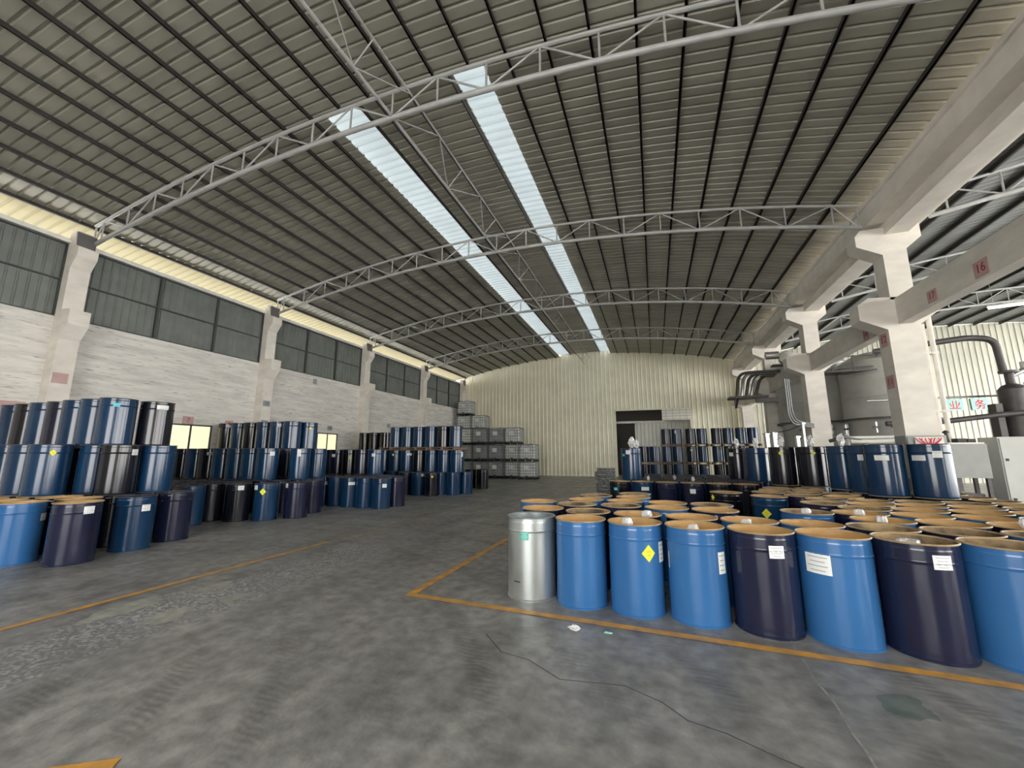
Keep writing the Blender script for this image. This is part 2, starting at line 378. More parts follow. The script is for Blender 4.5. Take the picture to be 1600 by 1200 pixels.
# high window bands on the left wall
def window_band(n, y0, y1):
    b = MB(); z0, z1 = 5.27, 7.36; y = y0
    p = .2; pts = []
    while y < y1 - .01:
        for fr, h in ((0, 0), (.7, 0), (.8, 1), (.9, 1)):
            if y + fr * p < y1: pts.append((y + fr * p, h * .03))
        y += p
    pts.append((y1, 0))
    for (a, h), (c, h2) in zip(pts[:-1], pts[1:]): b.face([(WX - .08 + h, a, z0), (WX - .08 + h2, c, z0), (WX - .08 + h2, c, z1), (WX - .08 + h, a, z1)])
    b.box((WX - .16, y0, z0), (WX - .1, y1, z1))
    o = struct(b.obj('window_%d' % n, M['shutter']))
    f = MB()
    for k in range(4):
        yy = y0 + (y1 - y0) * k / 3; f.box((WX - .07, yy - .035, z0), (WX - .0, yy + .035, z1))
    for zz in (z0, (z0 + z1) / 2 - .02, z1 - .04): f.box((WX - .07, y0, zz), (WX - .005, y1, zz + .035))
    f.obj('window_frame', M['frame_dark'], o)
for n, k in enumerate(range(0, 6)):
    window_band(n + 1, YK(k - 1) + .03, YK(k) - .43 if k < 5 else YK(k) - .43)
window_band(7, YB, YK(-1) - .43)
# low backlit windows
def low_window(n, y0, y1, z0=1.68, z1=2.58):
    o = MB().box((WX, y0, z0), (WX + .03, y1, z1)).obj('window_%d' % n, M['pane']); struct(o)
    f = MB(); ym = (y0 + y1) / 2
    for a in (y0 - .05, ym - .025, y1): f.box((WX, a, z0 - .05), (WX + .06, a + .05, z1 + .05))
    f.box((WX, y0, z1), (WX + .06, y1, z1 + .05)); f.box((WX, y0, z0 - .05), (WX + .06, y1, z0))
    f.obj('window_frame', M['frame_dark'], o)
low_window(8, 8.78, 10.08); low_window(9, 15.0, 16.2)

# ---------------------------------------------------------------- concrete columns
def left_column(k):
    y0, y1 = YK(k) - .43, YK(k)
    nm = ['', 'nearest', 'second nearest', 'third', 'fourth', 'farthest'][k]
    t = thing('concrete_column', '%s whitewashed concrete column against the left wall, with two corbels' % nm, 'column', (WX + .2, (y0 + y1) / 2, 0), 0, 'left wall columns')
    ox, oy = WX + .2, (y0 + y1) / 2
    def P(poly, name):
        b = MB(); b.prism([(x - ox, z) for x, z in poly], 'y', y0 - oy, y1 - oy); b.obj(name, M['conc'], t)
    P([(WX, 0), (-14.58, 0), (-14.58, 4.62), (-14.28, 5.0), (-14.28, 5.4), (-14.5, 5.42), (WX, 5.42)], 'lower_shaft')
    P([(WX, 5.42), (-14.68, 5.42), (-14.68, 6.62), (-14.45, 6.95), (-14.45, 7.2), (-14.62, 7.26), (-14.70, 7.72), (WX, 7.72)], 'upper_shaft')
    b = MB(); b.box((-14.70 - ox, -.2, 7.27), (-14.62 - ox, .2, 7.66)); b.obj('bearing_plate', M['steelplate'], t)
for k in range(1, 6): left_column(k)
def right_column(k):
    y0, y1 = YK(k), YK(k) + .5
    nm = ['', '', 'nearest', 'second', 'third', 'farthest'][k]
    if k == 1: nm = 'frontmost'
    t = thing('concrete_column', '%s whitewashed concrete column of the right row, with flared capital and corbel' % nm, 'column', (5.92, (y0 + y1) / 2, 0), 0, 'right row columns')
    ox, oy = 5.92, (y0 + y1) / 2
    def P(poly, name, m='conc'):
        b = MB(); b.prism([(x - ox, z) for x, z in poly], 'y', y0 - oy, y1 - oy); b.obj(name, M[m], t)
    P([(5.62, 0), (6.25, 0), (6.25, 4.72), (6.66, 5.05), (6.66, 5.42), (5.32, 5.52), (5.08, 5.35), (5.08, 4.95), (5.62, 4.66)], 'lower_shaft')
    P([(5.76, 5.42), (6.25, 5.42), (6.25, 6.72), (6.58, 7.0), (6.58, 7.36), (5.36, 7.36), (5.24, 7.2), (5.24, 6.92), (5.76, 6.62)], 'upper_shaft')
    return t
for k in range(1, 6): right_column(k)
# pipes fixed on the front of the nearest right column
for i, x in enumerate((6.33, 6.48)):
    b = MB(); b.tube([(x, 12.25, 0), (x, 12.25, 4.95 if i else 4.75)], .05, 10)
    for z in (1.2, 2.6, 4.0): b.box((x - .07, 12.2, z), (x + .07, 12.4, z + .05))
    tag(b.obj('drain_pipe', M['conc'], smooth=True), 'white vertical pipe on the %s of the nearest right column' % ('outer right side' if i else 'right side'), 'pipe', 'pipes on the nearest right column')

# ---------------------------------------------------------------- right gutter and crane beams
b = MB()
b.prism([(5.5, 7.46), (6.75, 7.46), (6.75, 7.98), (6.65, 7.98), (6.65, 7.56), (5.6, 7.56), (5.6, 7.98), (5.5, 7.98)], 'y', YB, YF - .05)
b.prism([(5.44, 7.9), (5.5, 7.9), (5.5, 8.02), (5.44, 8.02)], 'y', YB, YF - .05)
tag(b.obj('roof_gutter', M['conc_g']), 'long weathered concrete gutter trough running over the right column capitals', 'gutter')
b = MB(); b.box((5.86, YB, 7.36), (6.35, YF - .05, 7.46))
b.box((5.86, YB, 7.16), (6.35, YK(1), 7.36))
for k in range(1, 5): b.box((5.86, YK(k) + .5, 7.16), (6.35, YK(k + 1), 7.36))
tag(b.obj('concrete_beam', M['conc']), 'upper whitewashed concrete beam under the gutter on the right columns', 'beam')
for k in range(0, 5):
    y0 = YK(k) + .5 if k else YB; y1 = YK(k + 1)
    b = MB(); b.box((5.84, y0, 4.78), (6.12, y1, 5.40)); b.box((5.84, y0, 5.40), (6.12, y1, 5.44))
    if k: b.box((5.90, y0 - .04, 4.80), (6.10, y0, 5.38))
    tag(b.obj('concrete_beam', M['conc']), ['nearest whitewashed crane beam numbered sixteen, reaching past the right frame', 'nearest whitewashed crane beam numbered sixteen and seventeen, right of the nearest column', 'whitewashed crane beam between the nearest and second right columns', 'whitewashed crane beam between the second and third right columns', 'farthest whitewashed crane beam, beside the curved steel pipes'][k], 'beam', 'right crane beams')

# ---------------------------------------------------------------- trusses
def truss(k, xc=XC, side=False):
    y = YK(k) - .02
    names = ['overhead', 'nearest', 'second', 'third', 'fourth']
    t = thing('roof_truss', ('%s arched grey lattice truss spanning the side hall on the right' if side else '%s arched grey lattice truss spanning the main hall') % names[k], 'truss', (xc, y, 7.4), 0, 'side hall trusses' if side else 'main hall trusses')
    O = Vector((xc, y, 7.4))
    X0, X1 = (xc - 10.05, xc + 10.15)
    n = 28; xs = [X0 + (X1 - X0) * i / n for i in range(n + 1)]
    f = (lambda x: zbot(x, xc)); g = (lambda x: ztop(x, xc))
    b = MB(); b.tube([Vector((x, y, f(x))) - O for x in xs], .055, 10); b.obj('bottom_chord', M['truss'], t, True)
    b = MB(); b.tube([Vector((x, y, g(x))) - O for x in xs], .042, 8); b.obj('top_chord', M['truss'], t, True)
    nodes = [xc - .05 + 1.07 * j for j in range(-9, 10)]
    for j, x in enumerate(nodes):
        b = MB(); b.tube([Vector((x, y, f(x))) - O, Vector((x, y, g(x))) - O], .022, 6); b.obj('vertical_strut', M['truss'], t, True)
    for x in (X0 + .03, X1 - .03):
        b = MB(); b.tube([Vector((x, y, f(x))) - O, Vector((x, y, g(x))) - O], .024, 6); b.obj('end_post', M['truss'], t, True)
    for j in range(-9, 9):
        xa, xb = nodes[j + 9], nodes[j + 10]
        za, zb = (g(xa), f(xb)) if j % 2 else (f(xa), g(xb))
        b = MB(); b.tube([Vector((xa, y, za)) - O, Vector((xb, y, zb)) - O], .02, 6); b.obj('diagonal_strut', M['truss'], t, True)
    for s in (-1, 1):
        xa = nodes[0 if s < 0 else -1]; xe = X0 + .05 if s < 0 else X1 - .05
        b = MB(); b.tube([Vector((xa, y, g(xa))) - O, Vector((xe, y, f(xe))) - O], .02, 6); b.obj('diagonal_strut', M['truss'], t, True)
for k in range(0, 5): truss(k)
for k in (1, 2, 3, 4): truss(k, XC2, True)
# purlins
PX = [-15.0 + .795 * i for i in range(26)]
for i, x in enumerate(PX):
    b = MB()
    ys = [(YB, 6.15)] if MX0 + .05 < x < MX1 - .05 else [(YB, YF - .05)]
    for a, c in ys: b.box((x - .016, a, zroof(x) - .10), (x + .016, c, zroof(x) - .002)); b.box((x - .016, a, zroof(x) - .10), (x + .034, c, zroof(x) - .09))
    if len(ys) and ys[0][1] < 7:
        xm = -5.9 if x < -6 else (-3.62 if x > -3.3 else x)
        if abs(x + 3.87) > .05: b.box((xm - .016, 6.15, zroof(x) + .06), (xm + .016, YF - .05, zroof(x) + .155))
    tag(b.obj('roof_purlin', M['purlin']), 'dark steel purlin under the main roof, %s from the left wall' % ORD[i + 1], 'purlin', 'main roof purlins')
# little hanger clips along purlins on the right slope
for i, x in enumerate([6.9 + 1.15 * j for j in range(13)]):
    b = MB(); b.box((x - .03, YB, zroof2(x) - .13), (x + .03, YF - .05, zroof2(x) - .002))
    tag(b.obj('roof_purlin', M['purlin']), 'dark steel purlin under the side roof, %s from the gutter' % ORD[i + 1], 'purlin', 'side roof purlins')
# ridge lattice girders tying the trusses
def ridge(k):
    y0, y1 = YK(k), YK(k + 1) if k < 4 else YF - .1
    t = thing('ridge_girder', ['slender grey lattice girder under the roof ridge over the camera', 'slender grey lattice girder under the ridge between the nearest and second trusses', 'slender grey lattice girder under the ridge between the second and third trusses', 'slender grey lattice girder under the ridge between the third and fourth trusses', 'slender grey lattice girder under the ridge between fourth truss and far wall'][k], 'girder', (XC, y0, 8.5), 0, 'ridge girders')
    n = 5; L_ = y1 - y0; A, B_ = (-.03, .06), (.38, .5)
    b = MB(); b.tube([(A[0], 0, A[1]), (A[0], L_, A[1])], .032, 8); b.obj('bottom_chord', M['truss'], t, True)
    b = MB(); b.tube([(B_[0], 0, B_[1]), (B_[0], L_, B_[1])], .022, 8); b.obj('top_chord', M['truss'], t, True)
    for j in range(n):
        a = L_ * j / n; c = L_ * (j + 1) / n
        p0, p1 = ((A[0], a, A[1]), (B_[0], c, B_[1])) if j % 2 == 0 else ((B_[0], a, B_[1]), (A[0], c, A[1]))
        b = MB(); b.tube([p0, p1], .013, 6); b.obj('web_rod', M['truss'], t, True)
        if j % 2 == 0 and j: b = MB(); b.tube([(A[0], a, A[1]), (B_[0], a, B_[1])], .014, 6); b.obj('cross_bar', M['truss'], t, True)
for k in range(0, 5): ridge(k)

# ---------------------------------------------------------------- floor markings
def strip(name, pts, wd, m, label, cat='floor marking', z=.004):
    b = MB()
    for (x0, y0), (x1, y1) in zip(pts[:-1], pts[1:]):
        z += .0006
        d = Vector((x1 - x0, y1 - y0)).normalized(); nx, ny = -d.y * wd / 2, d.x * wd / 2
        e = d * (wd / 2)
        b.face([(x0 - nx - e.x, y0 - ny - e.y, z), (x0 + nx - e.x, y0 + ny - e.y, z), (x1 + nx + e.x, y1 + ny + e.y, z), (x1 - nx + e.x, y1 - ny + e.y, z)])
    o = b.obj(name, m); tag(o, label, cat); return o
strip('lane_line', [(-5.87, -3), (-5.88, 6.4)], .085, M['orange'], 'left orange lane line painted on the floor, running past the stone strip')
strip('lane_line', [(-5.88, 6.4), (-5.82, 13.5)], .07, M['orange_worn'], 'faded far end of the left lane line on the floor')
strip('bay_line', [(-2.82, 14), (-2.8, 4.4), (0, 4.28), (6.5, 3.98)], .1, M['orange'], 'orange corner line bounding the open drums on the right')
strip('bay_line', [(-4.6, .5), (-2.83, 1.6), (-1.9, .4)], .09, M['orange'], 'orange painted corner tip at the bottom edge of the picture')
def wiggle(p0, p1, n, amp):
    o = []
    for i in range(n + 1):
        t = i / n; o.append((p0[0] + (p1[0] - p0[0]) * t + random.uniform(-amp, amp) * (0 < i < n), p0[1] + (p1[1] - p0[1]) * t + random.uniform(-amp, amp) * (0 < i < n)))
    return o
M['chalk'] = mat('pale joint filler', (.42, .42, .40), .8, var=.4, scale=20)
strip('floor_joint', wiggle((1.03, 4.6), (.98, 1.5), 22, .012), .014, M['chalk'], 'thin pale filled joint crossing the floor in front of the drums', 'floor joint', .003)
strip('floor_joint', wiggle((-7.6, 6.5), (-1.9, 6.1), 26, .012), .016, M['chalk'], 'thin pale joint crossing the aisle floor between the drum blocks', 'floor joint', .003)
M['crackm'] = mat('dark crack', (.06, .06, .058), .9)
strip('floor_crack', [(-1.55, 3.72), (-1.3, 3.45), (-1.05, 3.4), (-.75, 3.2), (-.3, 3.27), (-.05, 3.15), (.1, 3.0), (.3, 2.95), (.55, 2.82), (.75, 2.74), (.93, 2.66)], .008, M['crackm'], 'thin dark crack wandering across the front floor', 'crack', .002)
def blob(name, x, y, rx, ry, a, label, m='patch'):
    b = MB(); n = 26; pts = []
    for i in range(n):
        t = 2 * math.pi * i / n; r = 1 + .14 * math.sin(3 * t + x * 7) + .1 * math.sin(5 * t + y * 3) + random.uniform(-.05, .05)
        px, py = rx * r * math.cos(t), ry * r * math.sin(t)
        pts.append((x + px * math.cos(a) - py * math.sin(a), y + px * math.sin(a) + py * math.cos(a), .003))
    b.face(pts); tag(b.obj(name, M[m]), label, 'floor patch', 'filler patches on the floor')
blob('filler_patch', -5.42, 3.0, .17, .34, .1, 'largest pale filler patch beside the orange lane line')
blob('filler_patch', -4.78, 3.05, .16, .22, .3, 'pale filler patch beside the dark slab edge, near side')
blob('filler_patch', -5.25, 3.85, .13, .22, 0, 'middle pale filler patch in the stone strip')
blob('filler_patch', -4.65, 3.65, .09, .14, 0, 'small pale filler patch near the slab edge')
blob('filler_patch', -5.22, 4.45, .07, .1, 0, 'small round pale filler spot, farther along the lane line', 'chalk')
blob('filler_patch', -5.1, 4.75, .04, .12, .1, 'farthest tiny pale filler spot', 'chalk')
# litter
def crumple(name, loc, sc, label, seed, cat='litter', group=None, m='bag', parent=None):
    rnd = random.Random(seed); b = MB(); nu, nv = 20, 13
    ph = [rnd.uniform(0, 6.28) for _ in range(8)]
    for j in range(nv):
        v = math.pi * (j + .5) / nv
        for i in range(nu):
            u = 2 * math.pi * i / nu
            r = 1 + .22 * math.sin(3 * u + ph[0] + 2 * v) + .18 * math.sin(5 * u + 4 * v + ph[1]) + .15 * math.cos(7 * v + ph[2] + u) + rnd.uniform(-.22, .22)
            b.v.append((sc[0] * r * math.sin(v) * math.cos(u), sc[1] * r * math.sin(v) * math.sin(u), sc[2] * r * math.cos(v)))
    for j in range(nv - 1):
        for i in range(nu):
            i2 = (i + 1) % nu; b.f.append((j * nu + i, (j + 1) * nu + i, (j + 1) * nu + i2, j * nu + i2)); b.m.append(0)
    b.f.append(tuple(range(nu))); b.m.append(0); b.f.append(tuple((nv - 1) * nu + i for i in reversed(range(nu)))); b.m.append(0)
    zm = min(v[2] for v in b.v); b.v = [(x, y, z - zm) for x, y, z in b.v]
    o = b.obj(name, M[m], loc=loc); tag(o, label, cat, group); return o
crumple('paper_scrap', (-.8, 4.06, 0), (.05, .035, .018), 'crumpled white scrap on the floor before the second blue drum', 1)
crumple('paper_scrap', (-.5, 4.1, 0), (.035, .012, .006), 'tiny pale green scrap on the floor beside the white one', 2, m='mint')

# ---------------------------------------------------------------- drums
R, DH = .285, .9
def body_prof():
    return [(.0, .018), (R - .015, .018), (R - .008, 0), (R + .002, .0), (R + .003, .014), (R - .004, .022), (R - .004, .026), (R - .004, .728), (R - .004, .732), (R - .001, .738), (R + .0015, .744), (R - .001, .750), (R - .004, .756), (R - .004, .760), (R - .004, .84), (R - .004, .844), (R - .007, .850), (R - .007, .854), (R - .007, .885)]
def inner_prof(): return [(R - .006, .885), (R - .012, .885), (R - .013, .4), (R - .014, .1), (.0, .1)]
def drum_body(mk):
    b = MB(); b.lathe(body_prof(), 40); return b.mesh('body', M[mk], True)
def liner(mk):
    b = MB(); b.lathe(inner_prof(), 32); return b.mesh('liner', M[mk], True)
def rim(mk):
    b = MB(); pr = [(R - .004 + .008 * math.cos(t), .891 + .008 * math.sin(t)) for t in [i * math.pi / 3 for i in range(6)]]
    b.lathe(pr[::-1], 40, closed=True); return b.mesh('rim', M[mk], True)
def lidm():
    b = MB(); b.lathe([(R - .012, .87), (R - .012, .878), (R - .03, .872), (.0, .872)], 32)
    b.lathe([(.03, .872), (.03, .89), (.0, .89)], 12, c=(.14, .05, 0)); return b.mesh('lid', M['lid'], True)
BODY = {k: drum_body(k) for k in ('blue', 'teal', 'navy', 'black', 'galv')}
LINER = {'tan': liner('tan'), 'dirty': liner('tan_dirty'), 'galv': liner('galv_in')}
RIM = {k: rim(k) for k in ('rimtan', 'rimdark', 'galv')}
LID = lidm()
def grimem():
    b = MB(); rnd = random.Random(4); prof = []
    b.lathe([(R - .014, .70), (.2, .73 + 0), (.1, .75), (0, .74)], 24); return b.mesh('contents', M['grime'], True)
CONT = grimem()
STK = {}
def sticker_mesh(kind):
    if kind in STK: return STK[kind]
    shape, mk, wd, hg, ink = {'white': ('rect', 'white', .13, .11, 'ink'), 'whitebig': ('rect', 'white', .21, .17, 'ink'), 'whitewide': ('rect', 'white', .2, .09, 'ink'), 'yellow': ('dia', 'yellow', .15, .17, 'orange_ink'),
        'yellowsmall': ('dia', 'yellow', .1, .11, 'orange_ink'), 'cyan': ('rect', 'cyan', .1, .07, None), 'green': ('rect', 'green', .1, .09, 'white'), 'tallwhite': ('rect', 'white', .1, .2, 'ink'), 'slit': ('rect', 'blackp', .09, .012, None), 'scratch': ('rect', 'white', .012, .16, None)}[kind]
    b = MB(); r = R + .0005; n = 8
    def P(s, z, e=0): a = s / r; return ((r + e) * math.cos(a), (r + e) * math.sin(a), z)
    for i in range(n):
        s0, s1 = -wd / 2 + wd * i / n, -wd / 2 + wd * (i + 1) / n
        if shape == 'rect': h0 = h1 = hg / 2
        else: h0 = hg / 2 * (1 - abs(s0) / (wd / 2)); h1 = hg / 2 * (1 - abs(s1) / (wd / 2))
        b.face([P(s0, -h0), P(s1, -h1), P(s1, h1), P(s0, h0)])
    if ink:
        rows = 4 if shape == 'rect' else 2
        for j in range(rows):
            z = hg * (.33 - .66 * j / max(1, rows - 1)) * (1 if shape == 'rect' else .3); w0 = wd * (.38 if shape == 'rect' else .16) * (1 - .25 * (j % 2))
            for i in range(4):
                s0 = -w0 + 2 * w0 * i / 4; s1 = s0 + 2 * w0 / 4
                b.face([P(s0, z - hg * .02, .0012), P(s1, z - hg * .02, .0012), P(s1, z + hg * .02, .0012), P(s0, z + hg * .02, .0012)], 1)
    STK[kind] = b.mesh('sticker', [M[mk], M[ink or mk]]); return STK[kind]
CN = {'blue': 'bright blue', 'teal': 'deep blue', 'navy': 'navy', 'black': 'blackish', 'galv': 'bare galvanised'}
SN = {'white': 'white label', 'whitebig': 'large label', 'whitewide': 'wide label', 'yellow': 'yellow diamond', 'yellowsmall': 'yellow tag', 'cyan': 'cyan tag', 'green': 'green tag', 'tallwhite': 'tall label', 'slit': 'dent', 'scratch': 'scratch'}
ndrum = 0
def drum(x, y, z=0, col='teal', top='open', stickers=(), row='', group='', dz=0):
    global ndrum
    ndrum += 1
    d0 = {'open': 'open', 'dirty': 'open stained', 'lid': 'lidded', 'full': 'grimy filled'}[top]
    t = thing('steel_drum', None, 'drum', (x, y, z), 0, group)
    t['tmp'] = 1
    inst(BODY[col], 'body', t, rz=random.uniform(0, 6.28))
    inst(RIM['galv' if col == 'galv' else 'rimdark' if top in ('lid',) else 'rimtan'], 'rim', t)
    if top == 'lid': inst(LID, 'lid', t, rz=random.uniform(0, 6.28))
    else:
        inst(LINER['galv' if col == 'galv' else 'tan' if top == 'open' else 'dirty'], 'liner', t, rz=random.uniform(0, 6.28))
        if top == 'full': inst(CONT, 'contents', t)
    cd = math.atan2(-y, -x)
    for (kind, u, zz) in stickers:
        inst(sticker_mesh(kind), 'sticker', t, (0, 0, zz), cd + math.asin(max(-.97, min(.97, u))))
    wt = (' with ' + SN[stickers[0][0]]) if stickers else ''
    t['_desc'] = '%s %s drum%s' % (d0, CN[col], wt)
    t['_row'] = row
    return t
DR = []
rs = random.Random(5)
def rnd_col(w): 
    r = rs.random(); a = 0
    for k, v in w:
        a += v
        if r < a: return k
    return w[-1][0]
def rnd_st(p=.35):
    if rs.random() > p: return ()
    k = rs.choice(['white', 'white', 'white', 'yellowsmall', 'cyan', 'whitewide', 'white', 'tallwhite'])
    return ((k, rs.uniform(-.6, .7), rs.uniform(.66, .76)),)
def row(name, group, pts, z=0, w=(('teal', .45), ('navy', .3), ('black', .25)), top='lid', p=.35, over=None):
    out = []
    for i, q in enumerate(sorted(pts)):
        c = rnd_col(w); s = rnd_st(p); tp = top if isinstance(top, str) else rs.choice(top)
        if over and i in over:
            c = over[i][0] or c; s = over[i][1] if over[i][1] is not None else s
            if len(over[i]) > 2: tp = over[i][2]
        o = drum(q[0], q[1], z, c, tp, s, name, group)
        o['label'] = '%s, %s, %s' % (o['_desc'], ORD[i + 1] + ' from left' if len(pts) > 1 else 'the only one', name)
        out.append(o)
    DR.extend(out); return out
def gx(x0, n, y, st=.59, jit=.012): return [(x0 + st * i + rs.uniform(-jit, jit), y + rs.uniform(-jit, jit)) for i in range(n)]
GA = 'open drums inside the orange line on the right'
WA = (('blue', .55), ('navy', .35), ('teal', .1))
front = [(-1.46, 4.90), (-.86, 4.86), (-.26, 4.83), (.34, 4.79), (.93, 4.74), (1.51, 4.71), (2.09, 4.67), (2.68, 4.63), (3.27, 4.58)]
row('right front row', GA, front, 0, WA, 'open', 0, {0: ('galv', (('green', -.3, .70), ('slit', -.6, .2)), 'open'), 1: ('blue', ()), 2: ('blue', (('yellow', .45, .62), ('tallwhite', .9, .62))), 3: ('blue', (('tallwhite', .8, .58), ('scratch', -.9, .56))), 4: ('navy', (('white', .42, .74),)), 5: ('blue', (('whitebig', -.45, .66),)), 6: ('navy', (('white', .55, .76),), 'dirty'), 7: ('blue', (), 'dirty'), 8: ('navy', ())})
row('right second row', GA, [(-1.51, 5.62), (-.87, 5.50), (-.25, 5.44), (.36, 5.40), (.95, 5.33), (1.53, 5.30), (2.12, 5.26), (2.71, 5.22), (3.3, 5.18), (3.89, 5.15)], 0, WA, 'open', 0, {0: ('navy', ()), 1: ('navy', (), 'dirty'), 2: ('navy', ()), 6: ('navy', (), 'dirty'), 7: ('navy', (), 'dirty'), 8: (None, (), 'full')})
row('right third row', GA, [(-1.79, 6.4), (-1.14, 6.22), (-.51, 6.26), (.11, 6.2), (.71, 6.16), (2.37, 5.85), (2.96, 5.82), (3.55, 5.8), (4.14, 5.76), (4.73, 5.74)], 0, WA, ['open', 'open', 'dirty'], 0, {0: ('blue', (), 'open'), 1: ('navy', (), 'dirty'), 2: ('navy', (), 'dirty')})
row('right fourth row', GA, [(-1.12, 6.9), (-.49, 6.88), (.13, 6.82), (.74, 6.76), (1.8, 6.36), (2.39, 6.44), (2.99, 6.42), (3.58, 6.4), (4.17, 6.38), (4.76, 6.36)], 0, WA, ['open', 'open', 'dirty'], 0)
row('right fifth row', GA, [(-1.05, 7.6), (-.4, 7.52), (2.66, 7.0), (3.26, 7.02), (3.86, 7.0), (4.46, 7.0), (5.05, 7.0)], 0, WA, ['open', 'open', 'dirty'], 0)
row('right sixth row', GA, [(-.40, 8.14), (2.36, 7.54), (2.96, 7.6), (3.56, 7.62), (4.16, 7.6), (4.76, 7.6), (5.36, 7.6)], 0, WA, ['open', 'dirty', 'full'], 0)
row('right seventh row', GA, gx(2.62, 5, 8.18), 0, WA, ['dirty', 'dirty', 'full'], 0)
row('right eighth row', GA, [(1.86, 8.48), (2.46, 8.77), (3.06, 8.79), (5.05, 8.78)], 0, WA, ['dirty', 'open', 'full'], .1, {0: ('teal', (('yellow', -.2, .62),), 'open')})
GB = 'dark drums in the block behind the open drums'
WB = (('teal', .45), ('navy', .35), ('black', .2))
row('right ninth row', GB, [(1.26, 9.06), (2.05, 9.35), (2.65, 9.36), (3.25, 9.38), (3.92, 9.27), (4.49, 9.10), (5.1, 9.4)], 0, WB, 'dirty', .15, {0: ('black', (('yellowsmall', -.8, .8),), 'dirty')})
row('right tenth row', GB, [(2.3, 9.95), (2.9, 9.97), (3.89, 9.87), (4.48, 9.98), (5.08, 10.02)], 0, WB, 'dirty', .1)
row('right eleventh row', GB, [(2.5, 10.55), (3.1, 10.57), (3.83, 10.72)], 0, WB, 'dirty', .1)
row('floor row below raised drum', GB, [(-.97, 11.82), (-.36, 11.86), (.25, 11.74), (.87, 11.7), (1.48, 11.66), (2.08, 11.62), (2.96, 11.75), (3.48, 11.42)], 0, WB, 'dirty', .1, {0: ('black', (('cyan', -.4, .7),)), 1: ('teal', (('whitewide', .2, .72),)), 2: ('navy', ()), 3: ('navy', (('white', .0, .70),))})
for i, yy in enumerate((12.46, 13.08, 13.7, 14.3, 14.9, 15.5, 16.1)):
    n = 6 if i < 3 else 5
    row('%s row beyond raised drum' % ORD[i + 1], GB, gx(-.66 if i == 0 else -.1, n, yy, .6) + ([(3.1, 12.4)] if i == 0 else []), 0, WB, 'lid', .04)
GC = 'second tier drums on the right block'
row('upper tier on right', GC, [(-.66, 12.46), (2.33, 13.80), (2.66, 13.00), (2.96, 11.75), (3.48, 11.42), (3.83, 10.72), (3.89, 9.87), (3.92, 9.27), (4.49, 9.10)], .9, WB, 'lid', 0,
    {0: ('teal', (('cyan', -.75, .70), ('white', -.3, .78))), 1: ('black', (('white', -.6, .72),)), 2: ('teal', ()), 3: ('black', (('yellowsmall', -.1, .75),)), 4: ('black', (('yellowsmall', .1, .75),)), 5: ('teal', ()), 6: ('teal', (('white', -.2, .66),)), 7: ('teal', (('whitewide', -.1, .66),)), 8: ('teal', (('whitewide', -.5, .66), ('white', .35, .72)))})
row('rear upper tier on right', GC, [(3.36, 12.25)], .9, WB, 'lid', 0)
row('rear support floor row on right', GC, [(3.62, 12.1)], 0, WB, 'lid', 0)
# ---- left blocks
WL = (('teal', .42), ('navy', .28), ('black', .3))
G1 = 'drums of the nearest left stack'
row('floor row of near left stack', G1, [(-8.52, 3.92), (-9.30, 3.6), (-9.92, 3.62), (-10.54, 3.62)], 0, WL, 'open', 0, {2: ('blue', (('white', .9, .66),)), 3: ('navy', (('white', .45, .78),)), 1: ('teal', ())})
row('second floor row, near left stack', G1, [(-8.74, 4.8), (-9.22, 4.24)] + gx(-12.2, 5, 4.25, .595), 0, WL, 'open', 0, {6: ('teal', (('white', .5, .7),), 'lid')})
row('third floor row, near left stack', G1, [(-8.96, 5.56)] + gx(-13.7, 8, 4.85, .6) + [(-9.54, 5.46)], 0, WL, 'lid', 0)
row('front middle tier, near left stack', G1, gx(-12.2, 4, 4.26, .6), .9, WL, 'lid', .1, {3: ('teal', (('yellowsmall', .1, .75),))})
row('middle tier of near left stack', G1, gx(-13.75, 8, 4.86, .6) + [(-9.5, 5.47)], .9, WL, 'lid', .1, {8: ('teal', ()), 7: ('black', (('white', .75, .76),))})
row('second middle row, near left stack', G1, [(-10.12, 5.5)], .9, WL, 'lid', 0)
row('inner floor row, near left stack', G1, [(-10.14, 5.47)], 0, WL, 'lid', 0)
row('top tier of near left stack', G1, gx(-14.15, 8, 4.92, .6) + [(-9.9, 5.56)], 1.8, WL, 'lid', .1, {8: ('black', (('whitewide', .3, .78),)), 7: ('teal', (('cyan', -.1, .76),)), 6: ('teal', ()), 5: ('teal', (('cyan', .0, .77),)), 4: ('navy', ()), 3: ('teal', (('yellowsmall', .2, .77),))})
G2 = 'drums of the second left stack'
row('floor row behind near left stack', G2, gx(-11.9, 4, 6.15, .6), 0, WL, 'lid', .1)
row('next row behind near left stack', G2, gx(-12.2, 4, 6.78, .6), 0, WL, 'lid', .1)
row('floor row before second left stack', G2, gx(-12.4, 4, 7.4, .6), 0, WL, 'lid', .1)
row('floor row of second left stack', G2, gx(-13.0, 5, 8.1, .6) + [(-9.98, 7.62), (-9.44, 7.98), (-9.0, 8.52)], 0, WL, 'lid', 0, {7: ('navy', (('white', -.9, .82),)), 6: ('teal', (('yellow', -.3, .70), ('white', -.85, .8))), 5: ('black', (('white', .2, .8),))})
row('second floor row, second left stack', G2, gx(-14.25, 8, 8.88, .6) + [(-10.0, 9.52), (-9.35, 9.35)], 0, WL, 'lid', .1)
row('third floor row, second left stack', G2, gx(-14.4, 8, 10.3, .6), 0, WL, 'lid', 0)
row('middle tier of second left stack', G2, gx(-14.25, 7, 8.9, .6) + [(-10.05, 9.5)], .9, WL, 'lid', .15, {7: ('teal', (('tallwhite', -.1, .76),)), 6: ('teal', (('white', .4, .74),)), 2: ('black', (('whitewide', .1, .74),))})
row('rear middle tier, second left stack', G2, gx(-14.4, 8, 10.3, .6), .9, WL, 'lid', .1)
